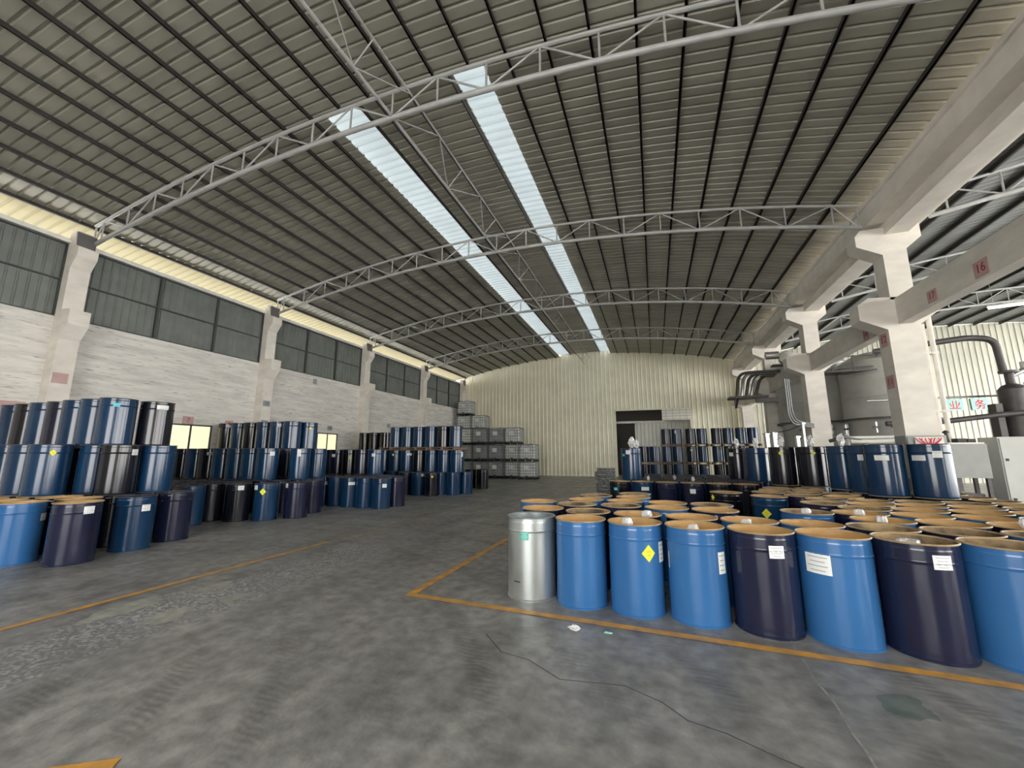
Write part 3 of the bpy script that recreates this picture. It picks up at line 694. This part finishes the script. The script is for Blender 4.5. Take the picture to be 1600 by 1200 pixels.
row('top tier of second left stack', G2, gx(-14.4, 6, 10.35, .6), 1.8, WL, 'lid', .1, {5: ('teal', ()), 4: ('teal', (('white', 0, .78),)), 0: ('black', (('white', .1, .8),))})
row('rear top row, second left stack', G2, [(-11.3, 10.95)], 1.8, WL, 'lid', 0, {0: ('teal', (('yellowsmall', .2, .7),))})
row('rear floor row, second left stack', G2, [(-11.3, 10.92)], 0, WL, 'lid', 0)
row('rear middle row, second left stack', G2, [(-11.3, 10.93)], .9, WL, 'lid', 0)
G3 = 'drums of the third left stack'
row('floor row of third left stack', G3, [(-10.42, 10.93), (-9.82, 10.85), (-9.23, 10.8), (-8.64, 10.8), (-8.05, 10.8), (-7.93, 11.4)], 0, WL, 'lid', 0, {1: ('teal', ()), 2: ('teal', (('whitewide', .1, .72),)), 3: ('teal', ()), 4: ('teal', (('white', .3, .68),)), 5: ('navy', ()), 0: ('teal', (('white', .3, .7),))})
row('second floor row, third left stack', G3, gx(-10.93, 5, 11.52, .59), 0, WL, 'lid', .1)
row('third floor row, third left stack', G3, gx(-14.0, 8, 12.7, .6) + [(-9.2, 12.3), (-8.55, 12.1)], 0, WL, 'lid', .1)
row('middle tier of third left stack', G3, gx(-14.0, 8, 12.72, .6), .9, WL, 'lid', .25, {7: ('teal', (('white', -.3, .7),)), 6: ('navy', ()), 5: ('black', (('yellowsmall', 0, .6),))})
G4 = 'drums of the fourth left stack'
row('floor row of fourth left stack', G4, [(-9.75, 14.62), (-9.15, 14.62), (-8.52, 14.6), (-7.85, 15.2), (-7.6, 15.85)], 0, WL, 'lid', 0, {2: ('black', (('yellowsmall', .1, .75),)), 1: ('teal', (('white', .6, .8),)), 3: ('teal', ()), 4: ('teal', ())})
row('second floor row, fourth left stack', G4, gx(-11.4, 5, 15.22, .6) + [(-8.42, 15.2)], 0, WL, 'lid', 0)
row('third floor row, fourth left stack', G4, gx(-11.0, 5, 15.84, .6), 0, WL, 'lid', 0)
row('middle tier of fourth left stack', G4, gx(-11.3, 7, 15.22, .6), .9, WL, 'lid', .3, {6: ('teal', (('tallwhite', .7, .72),)), 5: ('teal', ()), 2: ('teal', (('whitewide', .3, .72),)), 1: ('teal', (('yellowsmall', -.4, .7),))})
row('rear middle tier, fourth left stack', G4, gx(-11.0, 6, 15.84, .6), .9, WL, 'lid', 0)
row('top tier of fourth left stack', G4, gx(-11.05, 6, 15.7, .6), 1.92, WL, 'lid', .15, {0: ('teal', ()), 1: ('teal', ()), 3: ('teal', ())})
G5 = 'dark drums against the left wall, far end'
for zz, nm in ((0, 'floor pair'), (.9, 'middle pair'), (1.8, 'top pair')):
    row('%s near left wall' % nm, G5, [(-14.0, 17.2), (-13.4, 17.2), (-12.8, 17.25)], zz, (('black', .6), ('navy', .4)), 'lid', .3)
row('floor group before caged tanks', G5, [(-7.95, 18.4), (-8.2, 19.05), (-8.6, 18.4)], 0, (('black', 1),), 'lid', 0)
# ---- far right palletised stack
G6 = 'wrapped drums on pallets near the doorway'
WP = (('teal', .6), ('navy', .25), ('black', .15))
PXS = [.98, 2.36, 3.74, 5.0]
for tier in range(3):
    for i, px in enumerate(PXS):
        row('%s tier, %s doorway pallet' % (['bottom', 'middle', 'top'][tier], ['leftmost', 'second', 'third', 'rightmost'][i]), G6, [(px - .3, 26.3), (px + .3, 26.3)], .14 + 1.04 * tier, WP, 'lid', .12)
for tier in range(2):
    row('%s tier, lone doorway pallet' % ['bottom', 'middle'][tier], G6, [(-.62, 25.6), (-.02, 25.6)], .14 + 1.04 * tier, WP, 'lid', 0)
for t in DR:
    for k in ('_desc', '_row', 'tmp'):
        if k in t: del t[k]

# pallets
def pallet_mesh(wd, dp, h):
    b = MB()
    for i in range(6):
        y = -dp / 2 + (dp - .1) * i / 5; b.box((-wd / 2, y, h - .022), (wd / 2, y + .1, h))
    for x in (-wd / 2, -.05, wd / 2 - .1): b.box((x, -dp / 2, .02), (x + .1, dp / 2, h - .022))
    for y in (-dp / 2, -.05, dp / 2 - .1): b.box((-wd / 2, y, 0), (wd / 2, y + .1, .02))
    return b.mesh('pallet', M['wood'])
PAL = pallet_mesh(1.24, .95, .14); PAL2 = pallet_mesh(1.2, 1.2, .118)
def pallet(x, y, z, label, me=PAL):
    o = bpy.data.objects.new('wooden_pallet', me); C.objects.link(o); o.location = (x, y, z); tag(o, label, 'pallet', 'wooden pallets under drums'); return o
for tier in range(3):
    for i, px in enumerate(PXS): pallet(px, 26.3, 1.04 * tier, 'wooden pallet under the %s tier, %s stack near the doorway' % (['bottom', 'middle', 'top'][tier], ['leftmost', 'second', 'third', 'rightmost'][i]))
for tier in range(2): pallet(-.32, 25.6, 1.04 * tier, 'wooden pallet under the %s drums of the lone stack by the doorway' % ['bottom', 'upper'][tier])
for i, x in enumerate((-10.8, -9.55, -8.3)): pallet(x, 15.55, 1.801, 'brown wooden pallet between drum tiers on the left, %s of three' % ['leftmost', 'middle', 'rightmost'][i], PAL2)

# plastic bags knotted over drum edges
BG = 'white plastic bags in the drums'
def bag(x, y, z, s, label, seed, h=1.6):
    crumple('plastic_bag', (x, y, z), (s, s, s * h), label, seed, 'bag', BG)
    
def knot(x, y, ztip, label, seed, s=.06):
    """bag bottom gathered deep in the drum, twisted neck, knot above the rim"""
    t = thing('plastic_bag', label, 'bag', (x, y, 0), 0, BG)
    zb = .12 if ztip < 1.2 else (.9 + .12 if ztip < 2.1 else 1.92)
    rnd = random.Random(seed); b = MB(); nu = 14
    prof = [(0, 0), (.08, .0), (.11, .08), (.09, .3), (.06, .5), (.035, ztip - zb - .12), (s * .9, ztip - zb - .05), (s * .7, ztip - zb), (0, ztip - zb + .01)]
    n0 = len(b.v)
    for (r, z) in prof:
        for i in range(nu):
            u = 2 * math.pi * i / nu; rr = r * (1 + .2 * math.sin(4 * u + z * 9) + rnd.uniform(-.15, .15)); b.v.append((rr * math.cos(u), rr * math.sin(u), z + zb + rnd.uniform(-.008, .008) * (r > 0)))
    for j in range(len(prof) - 1):
        for i in range(nu): i2 = (i + 1) % nu; b.f.append((j * nu + i, j * nu + i2, (j + 1) * nu + i2, (j + 1) * nu + i)); b.m.append(0)
    b.obj('bag_body', M['bag'], t)
knot(-.33, 4.78, .93, 'white plastic bag knot rising from the third drum of the front row', 3)
knot(-.14, 5.46, .93, 'white plastic bag knot in the third drum of the second row', 4)
knot(.33, 4.76, .90, 'white plastic bag knot in the fourth drum of the front row', 5)
knot(.92, 5.32, .90, 'white plastic bag in the fifth drum of the second row', 6)
knot(2.06, 4.68, .88, 'crumpled white plastic liner inside the seventh front row drum', 7, .1)
knot(3.55, 5.8, .97, 'round white bag knot standing above the stained drums, centre right', 8)
knot(4.17, 6.38, .98, 'white bag knot among the stained drums at the far right', 9)
knot(2.37, 5.85, .93, 'white bag in the open drum left of the stained ones', 10)
knot(2.39, 6.44, .93, 'white bag with a thin tie in the fourth right row', 11)
knot(1.8, 6.36, .93, 'white bag with a thin tie in the lone blue drum, fourth right row', 12)
def topbag(x, y, z, label, seed, s=.05): crumple('plastic_bag', (x, y, z), (s, s, s * 1.6), label, seed, 'bag', BG)
topbag(-.62, 12.36, .9 + .872, 'white bag tuft on the single raised drum', 21, .08)
topbag(-.5, 12.5, .9 + .872, 'smaller white bag tuft on the single raised drum, right side', 22, .06)
for i, (x, y) in enumerate([(2.33, 13.80), (2.66, 13.00), (2.96, 11.75), (3.48, 11.42), (3.83, 10.72)]): topbag(x, y, 1.772, 'white bag tuft on the upper tier, %s from left behind the drum rims' % ORD[i + 1], 30 + i, .065)
for i, (x, y) in enumerate([(-.22, 12.5), (.95, 12.45), (.5, 13.1)]): topbag(x, y, .872, 'white bag tuft on the dark floor drums, %s from left' % ORD[i + 1], 40 + i, .035)

# ---------------------------------------------------------------- bulk liquid tanks (caged) at the far left
def ibc_parts():
    wd, dp, h = 1.16, 1.0, 1.14; out = {}
    b = MB()
    for x in (-wd / 2, -.06, wd / 2 - .12):
        for y in (-dp / 2, -.06, dp / 2 - .12): b.box((x, y, 0), (x + .12, y + .12, .1))
    b.box((-wd / 2, -dp / 2, .1), (wd / 2, dp / 2, .14)); out['pallet_base'] = (b.mesh('pallet_base', M['blackp']),)
    for nm, mk in (('ibc', 'ibc'), ('ibc_dark', 'ibc_dark')):
        b = MB(); a, c = wd / 2 - .045, dp / 2 - .045; z0, z1 = .15, h - .06; q = .07
        loops = []
        for (s, z) in ((q, z0), (0, z0 + q), (0, z1 - q), (q, z1), (.3, z1 + .01)):
            A, Cc = a - s, c - s; k = q if s < .2 else .1
            loops.append([(-A + k, -Cc, z), (A - k, -Cc, z), (A, -Cc + k, z), (A, Cc - k, z), (A - k, Cc, z), (-A + k, Cc, z), (-A, Cc - k, z), (-A, -Cc + k, z)])
        for L_ in loops: b.v += L_
        for j in range(4):
            for i in range(8): i2 = (i + 1) % 8; b.f.append((j * 8 + i, j * 8 + i2, j * 8 + 8 + i2, j * 8 + 8 + i)); b.m.append(0)
        b.f.append(tuple(32 + i for i in range(8))); b.m.append(0)
        out[nm] = (b.mesh('bottle', M[mk]),)
    b = MB(); r = .014; a, c = wd / 2, dp / 2
    for z in (.2, .36, .55, .74, .93, 1.1): b.tube([(-a, -c, z), (a, -c, z), (a, c, z), (-a, c, z), (-a, -c, z)], r, 4)
    for i in range(8):
        x = -a + 2 * a * i / 7; b.tube([(x, -c, .14), (x, -c, h)], r, 4); b.tube([(x, c, .14), (x, c, h)], r, 4)
    for i in range(1, 6):
        y = -c + 2 * c * i / 6; b.tube([(-a, y, .14), (-a, y, h)], r, 4); b.tube([(a, y, .14), (a, y, h)], r, 4)
    for x in (-.3, .3): b.tube([(x, -c, h), (x, c, h)], r * 1.3, 4)
    out['cage'] = (b.mesh('cage', M['cage']),)
    b = MB(); b.lathe([(0, 0), (.09, 0), (.09, .05), (0, .05)], 14, c=(0, 0, h - .06)); out['cap'] = (b.mesh('cap', M['blackp']),)
    b = MB(); b.tube([(0, -c + .06, .2), (0, -c - .05, .2)], .04, 10); b.box((-.05, -c - .06, .16), (.05, -c - .03, .24)); out['valve'] = (b.mesh('valve', M['blackp']),)
    b = MB(); b.box((-.22, -c - .018, .62), (.12, -c - .012, .9)); out['plate'] = (b.mesh('name_plate', M['ibc']),)
    return out
IB = ibc_parts()
cols = [('rightmost short', -8.02, 26.4, 2, 'ibc'), ('second', -9.25, 26.9, 3, 'ibc'), ('third', -10.45, 26.9, 3, 'ibc_dark'), ('fourth', -11.68, 26.9, 3, 'ibc_dark'), ('fifth', -12.95, 26.9, 3, 'ibc_dark'), ('tall', -12.75, 28.9, 4, 'ibc'), ('corner', -13.97, 28.9, 5, 'ibc')]
for nm, x, y, n, mk in cols:
    for j in range(n):
        lv = ['floor', 'second', 'third', 'fourth', 'fifth'][j]
        t = thing('bulk_tank', 'caged white plastic bulk tank, %s level of the %s column by the far wall' % (lv, nm), 'tank', (x + random.uniform(-.02, .02), y + random.uniform(-.03, .03), 1.155 * j), random.uniform(-.02, .02), 'caged bulk tanks at the far left')
        m2 = mk if rs.random() < .75 or mk == 'ibc' else 'ibc'
        for k, nm2 in (('pallet_base', 'pallet_base'), (m2, 'bottle'), ('cage', 'cage'), ('cap', 'cap'), ('valve', 'valve'), ('plate', 'name_plate')): inst(IB[k][0], nm2, t)

# silver wrapped stack of rings near the aisle
t = thing('wrapped_stack', 'silver stack of film-wrapped steel lids standing left of the raised drum', 'stack', (-1.62, 14.2, 0))
for j in range(9):
    b = MB(); z = .05 + j * .125; r = .33 + .02 * math.sin(j * 2.1)
    b.lathe([(0, z), (r, z), (r + .012, z + .02), (r - .02, z + .06), (r + .008, z + .1), (r, z + .118), (0, z + .118)], 24, c=(.02 * math.sin(j * 1.7), .02 * math.cos(j * 2.3), 0)); b.obj('wrapped_lid', M['wrap'], t)
b = MB(); b.box((-.4, -.4, 0), (.4, .4, .05)); b.obj('base_board', M['wood'], t)

# ---------------------------------------------------------------- process equipment on the right
def vessel(x, y, r, z0, z1, label):
    t = thing('process_vessel', label, 'tank', (x, y, 0), 0, 'round vessels behind the columns')
    b = MB(); b.lathe([(0, z0), (r, z0), (r, z1 - .12), (r - .12, z1), (r * .6, z1 + .25), (0, z1 + .35)], 48); b.obj('shell', M['tank'], t, True)
    b = MB(); b.lathe([(r, z0 + .02), (r + .1, z0 + .02), (r + .1, z0 + .09), (r, z0 + .09)], 48); b.obj('flange', M['pipe_dark'], t, True)
    b = MB()
    for z in (z0 + .9, z0 + 1.8): b.lathe([(r, z), (r + .012, z + .01), (r + .012, z + .03), (r, z + .04)], 48)
    b.obj('weld_band', M['tank'], t, True)
    b = MB(); b.lathe([(r * .92, 0), (r * .92, z0)], 40); b.obj('skirt', M['tank'], t, True)
    for a in range(4):
        an = -1.2 - a * .35; b = MB(); px, py = (r + .06) * math.cos(an), (r + .06) * math.sin(an)
        b.tube([(px, py, z0 - .1), (px, py, z0 - .5)], .03, 8); b.tube([(px - .1, py, z0 - .3), (px + .1, py, z0 - .3)], .05, 8); b.obj('outlet_valve', M['inox'], t, True)
vessel(7.35, 22.9, 1.5, 3.0, 5.9, 'grey round vessel standing behind the second and third right columns')
vessel(9.0, 20.4, 1.42, 2.95, 5.45, 'wide dark grey round vessel behind the nearest right column')

def pipe(name, pts, r, mk, label, cat='pipe', group=None, bands=0):
    P = [Vector(p) for p in pts]; out = [P[0]]
    for i in range(1, len(P) - 1):
        a, b_, c = P[i - 1], P[i], P[i + 1]; ra = min(.45, (a - b_).length * .45, (c - b_).length * .45)
        p0 = b_ + (a - b_).normalized() * ra; p1 = b_ + (c - b_).normalized() * ra
        for k in range(7): t = k / 6; out.append(p0 * (1 - t) ** 2 + b_ * 2 * t * (1 - t) + p1 * t ** 2)
    out.append(P[-1]); b = MB(); b.tube(out, r, 10)
    o = b.obj(name, M[mk], smooth=True); tag(o, label, cat, group); return o
for i in range(5):
    pipe('curved_pipe', [(6.6, 22.4 + .25 * i, 5.62 - .02 * i), (4.15 + .02 * i + .24 * i, 22.4 + .1 * i, 5.62 - .03 * i), (4.0 + .22 * i, 22.4 + .1 * i, 4.45)], .075, 'inox' if i % 2 else 'pipe_dark', '%s of five curved steel pipes bending down beside the far wall' % ['leftmost', 'second', 'middle', 'fourth', 'rightmost'][i], 'pipe', 'five curved steel pipes')
b = MB(); b.box((3.65, 22.1, 4.33), (5.3, 23.0, 4.43)); b.prism([(22.2, 4.33), (22.9, 4.33), (22.9, 3.9)], 'x', 3.95, 4.05); b.box((4.8, 22.3, 4.1), (5.75, 22.5, 4.33))
tag(b.obj('pipe_shelf', M['pipe_dark']), 'dark bracket shelf carrying the ends of the curved pipes', 'shelf')
for i in range(3): pipe('bent_pipe', [(4.62 + .09 * i, 17.0 + .1 * i, 4.35), (4.62 + .09 * i, 17.0 + .1 * i, 2.72 + .06 * i), (5.7, 18.12, 2.62 + .06 * i)], .028, 'cage', '%s of three bent pale pipes between the right columns' % ['left', 'middle', 'right'][i], 'pipe', 'bent pipes between the columns')
# pump set hanging over the crane beam
t = thing('blower_unit', 'grey blower with round fan housing above the far crane beam', 'blower', (5.6, 20.3, 5.45))
b = MB(); b.lathe([(0, -.12), (.3, -.12), (.33, 0), (.3, .12), (0, .12)], 24); o = b.obj('fan_housing', M['inox'], t, True); o.rotation_euler = (math.pi / 2, 0, 0); o.location = (.1, 0, .35)
b = MB(); b.tube([(-.7, 0, .5), (-.2, 0, .5)], .17, 14); b.obj('motor', M['inox'], t, True)
b = MB(); b.box((-.5, -.2, 0), (.9, .2, .06)); b.obj('bed_plate', M['pipe_dark'], t)
b = MB(); b.tube([(.3, 0, .3), (.9, 0, .2), (1.1, 0, .6)], .06, 10); b.obj('outlet_pipe', M['pipe_dark'], t, True)
# steel posts behind the upper tier
for i, (x, y, z, r) in enumerate([(3.38, 14.90, 2.28, .08), (3.64, 15.10, 2.32, .09), (3.56, 12.60, 2.1, .06), (3.75, 12.70, 2.45, .035)]):
    b = MB(); b.tube([(x, y, 0), (x, y, z)], r, 12); b.lathe([(0, 0), (r + .03, 0), (r + .03, .03), (0, .03)], 12, c=(x, y, z - .04))
    tag(b.obj('steel_post', M['inox'], smooth=True), '%s pale steel standpipe behind the right upper tier' % ['leftmost', 'second', 'third', 'tall thin fourth'][i], 'pipe', 'standpipes behind the upper tier')
pipe('cable', [(3.64, 15.10, 2.3), (3.7, 13.9, 2.3), (3.75, 12.70, 2.4)], .012, 'blackp', 'thin dark cable strung between the steel standpipes', 'cable')
# manifold of white pipes
t = thing('pipe_manifold', 'tangle of white and steel manifold pipes beside the nearest right column', 'manifold', (6.2, 14.2, 0))
def mp(pts, r, mk):
    b = MB(); b.tube(pts, r, 8); b.obj('manifold_pipe', M[mk], t, True)
mp([(-.9, 0, 1.98), (1.3, 0, 2.0)], .06, 'ledge'); mp([(-.9, .3, 2.1), (1.3, .3, 2.12)], .04, 'ledge'); mp([(-.6, -.1, 0), (-.6, -.1, 1.9)], .04, 'ledge'); mp([(.2, -.1, 0), (.2, -.1, 1.95)], .05, 'inox')
mp([(-1.2, -.1, 2.15), (-.6, 0, 2.0), (-.3, 0, 1.7), (0, 0, 1.6), (.4, 0, 1.62)], .035, 'inox'); mp([(.8, -.1, 0), (.8, -.1, 2.0)], .04, 'ledge'); mp([(-1.4, 0, 2.0), (-1.0, 0, 2.1)], .05, 'pipe_dark')
b = MB(); b.box((-.8, .1, 1.55), (1.2, .5, 1.62)); b.obj('support_tray', M['cab2'], t)
b = MB(); b.lathe([(0, 0), (.13, 0), (.13, .03), (0, .03)], 14, c=(-1.1, 0, 2.16)); b.obj('hand_wheel', M['pipe_dark'], t)
# cabinets
def cabinet(x0, x1, y0, y1, z0, z1, mk, label, doors=1, handles=True, name='control_cabinet'):
    cx, cy = (x0 + x1) / 2, (y0 + y1) / 2
    t = thing(name, label, 'cabinet', (cx, cy, 0), 0, 'grey machine cabinets on the right')
    b = MB(); b.box((x0 - cx, y0 - cy, z0), (x1 - cx, y1 - cy, z1)); b.obj('body', M[mk], t)
    wd = (x1 - x0) / doors
    for i in range(doors):
        a = x0 - cx + wd * i; b = MB(); b.box((a + .02, y0 - cy - .025, z0 + .05), (a + wd - .02, y0 - cy, z1 - .03)); o = b.obj('door', M[mk], t)
        if handles:
            for zz in (.35, .75):
                h = MB(); q = z0 + (z1 - z0) * zz; h.box((a + .06, y0 - cy - .045, q), (a + .1, y0 - cy - .025, q + .05)); h.obj('handle', M['blackp'], o)
    return t
hood = cabinet(5.99, 6.6, 11.4, 11.9, 1.13, 1.84, 'cab2', 'mid grey sheet metal machine hood raised on a dark frame', 1, False, 'machine_hood')
b = MB()
for x in (-.29, .23): b.box((x, -.22, 0), (x + .06, -.16, 1.13)); b.box((x, .16, 0), (x + .06, .22, 1.13))
b.box((-.29, -.22, .42), (.29, .22, .48)); b.box((-.15, -.12, .48), (.2, .12, .8)); b.box((-.34, -.26, .85), (-.2, -.2, 1.13))
b.obj('stand', M['pipe_dark'], hood)
t = cabinet(5.27, 5.97, 11.4, 11.85, 1.1, 2.03, 'cab2', 'open grey junction box full of red cables beside the machine hood', 1, False, 'junction_box')
b = MB(); b.box((-.22, -.30, 1.3), (.26, -.252, 1.99)); b.obj('wiring_panel', M['ledge'], t)
for i in range(9):
    b = MB(); x = -.2 + i * .05; b.tube([(x * 1.1, -.315, 1.97), (x + .03 * math.sin(i * 2), -.325, 1.92), (x * .6, -.32, 1.85), (0, -.315, 1.74)], .009, 5); b.obj('red_cable', M['redbright'], t)
b = MB(); b.box((-.33, -.2, 0), (-.26, .2, 1.1)); b.box((.26, -.2, 0), (.33, .2, 1.1)); b.obj('stand', M['pipe_dark'], t)
cabinet(6.78, 8.4, 11.4, 11.95, .0, 1.98, 'cab', 'tall light grey control cabinet at the right edge of the picture', 2)
t = thing('valve_block', 'black valve block and fittings on top of the grey machine hood', 'valve', (6.3, 11.6, 1.84))
b = MB(); b.box((-.3, -.15, 0), (.3, .2, .03)); b.obj('plate', M['ledge'], t)
b = MB(); b.box((-.1, -.1, .03), (.05, .1, .12)); b.box((.07, -.1, .03), (.2, .1, .11)); b.obj('valve_body', M['blackp'], t)
b = MB(); b.tube([(-.22, 0, .03), (-.22, 0, .3)], .035, 8); b.lathe([(0, 0), (.06, 0), (.06, .04), (0, .04)], 12, c=(-.22, 0, .24)); b.obj('riser', M['blackp'], t, True)
# right side pipes
pipe('process_pipe', [(6.5, 15, 4.72), (8.75, 15, 4.95), (9.3, 15, 4.85), (9.35, 15, 3.9)], .085, 'pipe_dark', 'dark pipe arching from behind the nearest column down to the pump', 'pipe')
t = thing('pump_column', 'dark standing pump column with valve under the arching pipe', 'pump', (9.45, 15.0, 0))
b = MB(); b.lathe([(0, 0), (.28, 0), (.28, 3.4), (.2, 3.5), (.1, 3.55), (.1, 3.85), (.2, 3.86), (.2, 3.92), (0, 3.92)], 20); b.obj('barrel', M['pipe_dark'], t, True)
b = MB(); b.tube([(0, 0, 3.75), (.35, 0, 3.95), (.6, 0, 4.0)], .07, 10); b.obj('branch_pipe', M['inox'], t, True)
b = MB(); b.lathe([(0, 0), (.14, 0), (.14, .18), (0, .18)], 14, c=(.42, 0, 3.98)); b.obj('actuator', M['ledge'], t, True)
b = MB(); b.box((-.5, -.15, 0), (-.36, .15, 3.0)); b.box((.35, -.15, 0), (.6, .15, 3.6)); b.obj('side_frame', M['pipe_dark'], t)
pipe('guard_rail', [(6.4, 15.6, 3.28), (12, 15.6, 3.32)], .03, 'inox', 'thin pale horizontal rail crossing in front of the sign boards', 'rail')
pipe('process_pipe', [(6.4, 14.7, 2.5), (7.5, 14.7, 2.5), (9.2, 14.7, 2.72), (12, 14.7, 2.74)], .075, 'pipe_dark', 'thick dark horizontal pipe above the grey cabinets', 'pipe')
b = MB(); b.box((6.3, 19.2, 5.0), (8.6, 19.25, 5.05)); b.box((6.3, 19.2, 5.45), (8.6, 19.25, 5.5)); b.box((6.3, 19.15, 4.85), (8.6, 19.9, 4.9))
for x in (6.3, 6.9, 7.6, 8.4): b.box((x, 19.2, 4.9), (x + .05, 19.25, 5.5))
tag(b.obj('catwalk', M['pipe_dark']), 'dark catwalk with railing above the vessels behind the columns', 'catwalk')
# fluorescent lamp in the side hall
t = thing('tube_lamp', 'lit fluorescent tube lamp slung under the side hall roof, right edge', 'lamp', (13.25, 20.0, 7.20), math.radians(-12))
b = MB(); b.tube([(-.75, 0, 0), (.75, 0, 0)], .035, 10); b.obj('tube', M['tube_em'], t, True)
b = MB(); b.box((-.78, -.05, .035), (.78, .05, .09)); b.obj('housing', M['ledge'], t)
b = MB(); b.tube([(-.6, 0, .09), (-.6, 0, 1.35)], .008, 5); b.tube([(.6, 0, .09), (.6, 0, 1.35)], .008, 5); b.obj('hanger', M['truss'], t)

# ---------------------------------------------------------------- plaques and lettering
def text_mesh(s, size, mk, name='lettering'):
    cu = bpy.data.curves.new(name, 'FONT'); cu.body = s; cu.size = size; cu.align_x = 'CENTER'; cu.align_y = 'CENTER'; cu.extrude = .002; cu.resolution_u = 4
    o = bpy.data.objects.new('tmp', cu); C.objects.link(o)
    dg = bpy.context.evaluated_depsgraph_get(); me = bpy.data.meshes.new_from_object(o.evaluated_get(dg)); me.name = name
    bpy.data.objects.remove(o); me.materials.clear(); me.materials.append(M[mk]); return me
def plaque(x, y, z, wd, h, text, face, label, bg='pink', fg='red', size=None, rot=0):
    # face: '+x' on left wall, '-x' on right columns' hall side, '-y' facing the camera
    rz = {'+x': math.pi / 2, '-x': -math.pi / 2, '-y': 0}[face]
    t = thing('number_plaque', label, 'sign', (x, y, z), rz, 'numbered plaques')
    b = MB(); b.box((-wd / 2, -.012, -h / 2), (wd / 2, 0, h / 2)); b.obj('board', M[bg], t)
    if text:
        o = inst(text_mesh(text, size or h * .8, fg), 'numeral', t, (0, -.015, 0)); o.rotation_euler = (math.pi / 2, 0, 0)
    return t
plaque(WX + .012, 9.33, 2.76, .34, .27, '7', '+x', 'pink plaque with red seven above the low left window')
plaque(WX + .012, 10.75, 2.74, .30, .24, '8', '+x', 'faded pink plaque right of the plaque above the low window')
plaque(WX + .012, 15.75, 2.88, .3, .22, '10', '+x', 'faded plaque above the second low window', 'ink', 'purlin')
plaque(-14.565, 5.88, 3.58, .3, .27, '', '+x', 'faded blank pink plaque on the nearest left column')
plaque(WX + .012, 5.25, 2.82, .5, .2, '', '+x', 'low faded pink plaque just above the nearest drum stack')
plaque(-14.565, 11.9, 3.62, .3, .22, '12', '+x', 'dark plaque on the second left column', 'ink', 'purlin')
plaque(-14.565, 11.9, 2.85, .3, .2, '', '+x', 'low dark plaque on the second left column', 'ink', 'purlin')
plaque(WX + .012, 20.4, 3.3, .3, .25, '', '+x', 'small dark plaque on the wall beyond the third left column', 'ink', 'purlin')
plaque(WX + .012, 14.6, 5.0, .22, .25, '', '+x', 'small grey plaque high under the second window band', 'ink', 'purlin')
plaque(5.828, 9.35, 4.98, .34, .30, '16', '-x', 'pink plaque with red sixteen on the nearest crane beam')
plaque(5.828, 10.75, 4.98, .30, .26, '17', '-x', 'pink plaque with red seventeen on the nearest crane beam')
plaque(5.828, 13.7, 4.95, .28, .3, '14', '-x', 'pink plaque with red fourteen on the second crane beam')
plaque(5.608, 12.35, 4.45, .3, .34, '12', '-x', 'pink plaque with red twelve high on the nearest right column')
plaque(5.608, 12.35, 3.38, .34, .32, '11', '-x', 'dark pink plaque with red figures midway up the nearest right column')
for ch, x, lb in (('\u4e1a', 16.84, 'left mint green board with a red character on the side wall'), ('\u52a1', 17.97, 'right mint green board with a red character on the side wall')):
    t = thing('sign_board', lb, 'sign', (x, YF - .06, 4.49), 0, 'mint green sign boards')
    b = MB(); b.box((-.5, -.03, -.42), (.5, 0, .42)); b.obj('board', M['mint'], t)
    if ch == '\u4e1a':
        b = MB(); y = -.035
        def stroke(pts, r=.035):
            for p, q in zip(pts[:-1], pts[1:]):
                d = Vector((q[0] - p[0], q[1] - p[1])).normalized() * r; nx, nz = -d.y, d.x
                b.face([(p[0] - nx - d.x * .3, y, p[1] - nz - d.y * .3), (q[0] - nx + d.x * .3, y, q[1] - nz + d.y * .3), (q[0] + nx + d.x * .3, y, q[1] + nz + d.y * .3), (p[0] + nx - d.x * .3, y, p[1] + nz - d.y * .3)])
        stroke([(-.33, -.26), (.33, -.26)]); stroke([(-.1, .3), (-.1, -.24)]); stroke([(.1, .3), (.1, -.24)]); stroke([(-.3, .15), (-.2, -.1)]); stroke([(.3, .17), (.19, -.1)])
    else:
        b = MB(); y = -.035
        stroke([(-.04, .34), (-.14, .2), (-.28, .08)]); stroke([(-.1, .24), (.18, .24), (.02, .08), (-.3, -.06)]); stroke([(-.1, .16), (.1, .03), (.32, -.04)])
        stroke([(-.24, -.12), (.22, -.12), (.18, -.32), (.06, -.28)]); stroke([(.0, -.02), (-.04, -.2), (-.22, -.34)])
    b.obj('character', M['redbright'], t); t.scale = (.76, 1, .8)
print('drums', ndrum, 'objects', len(bpy.data.objects))
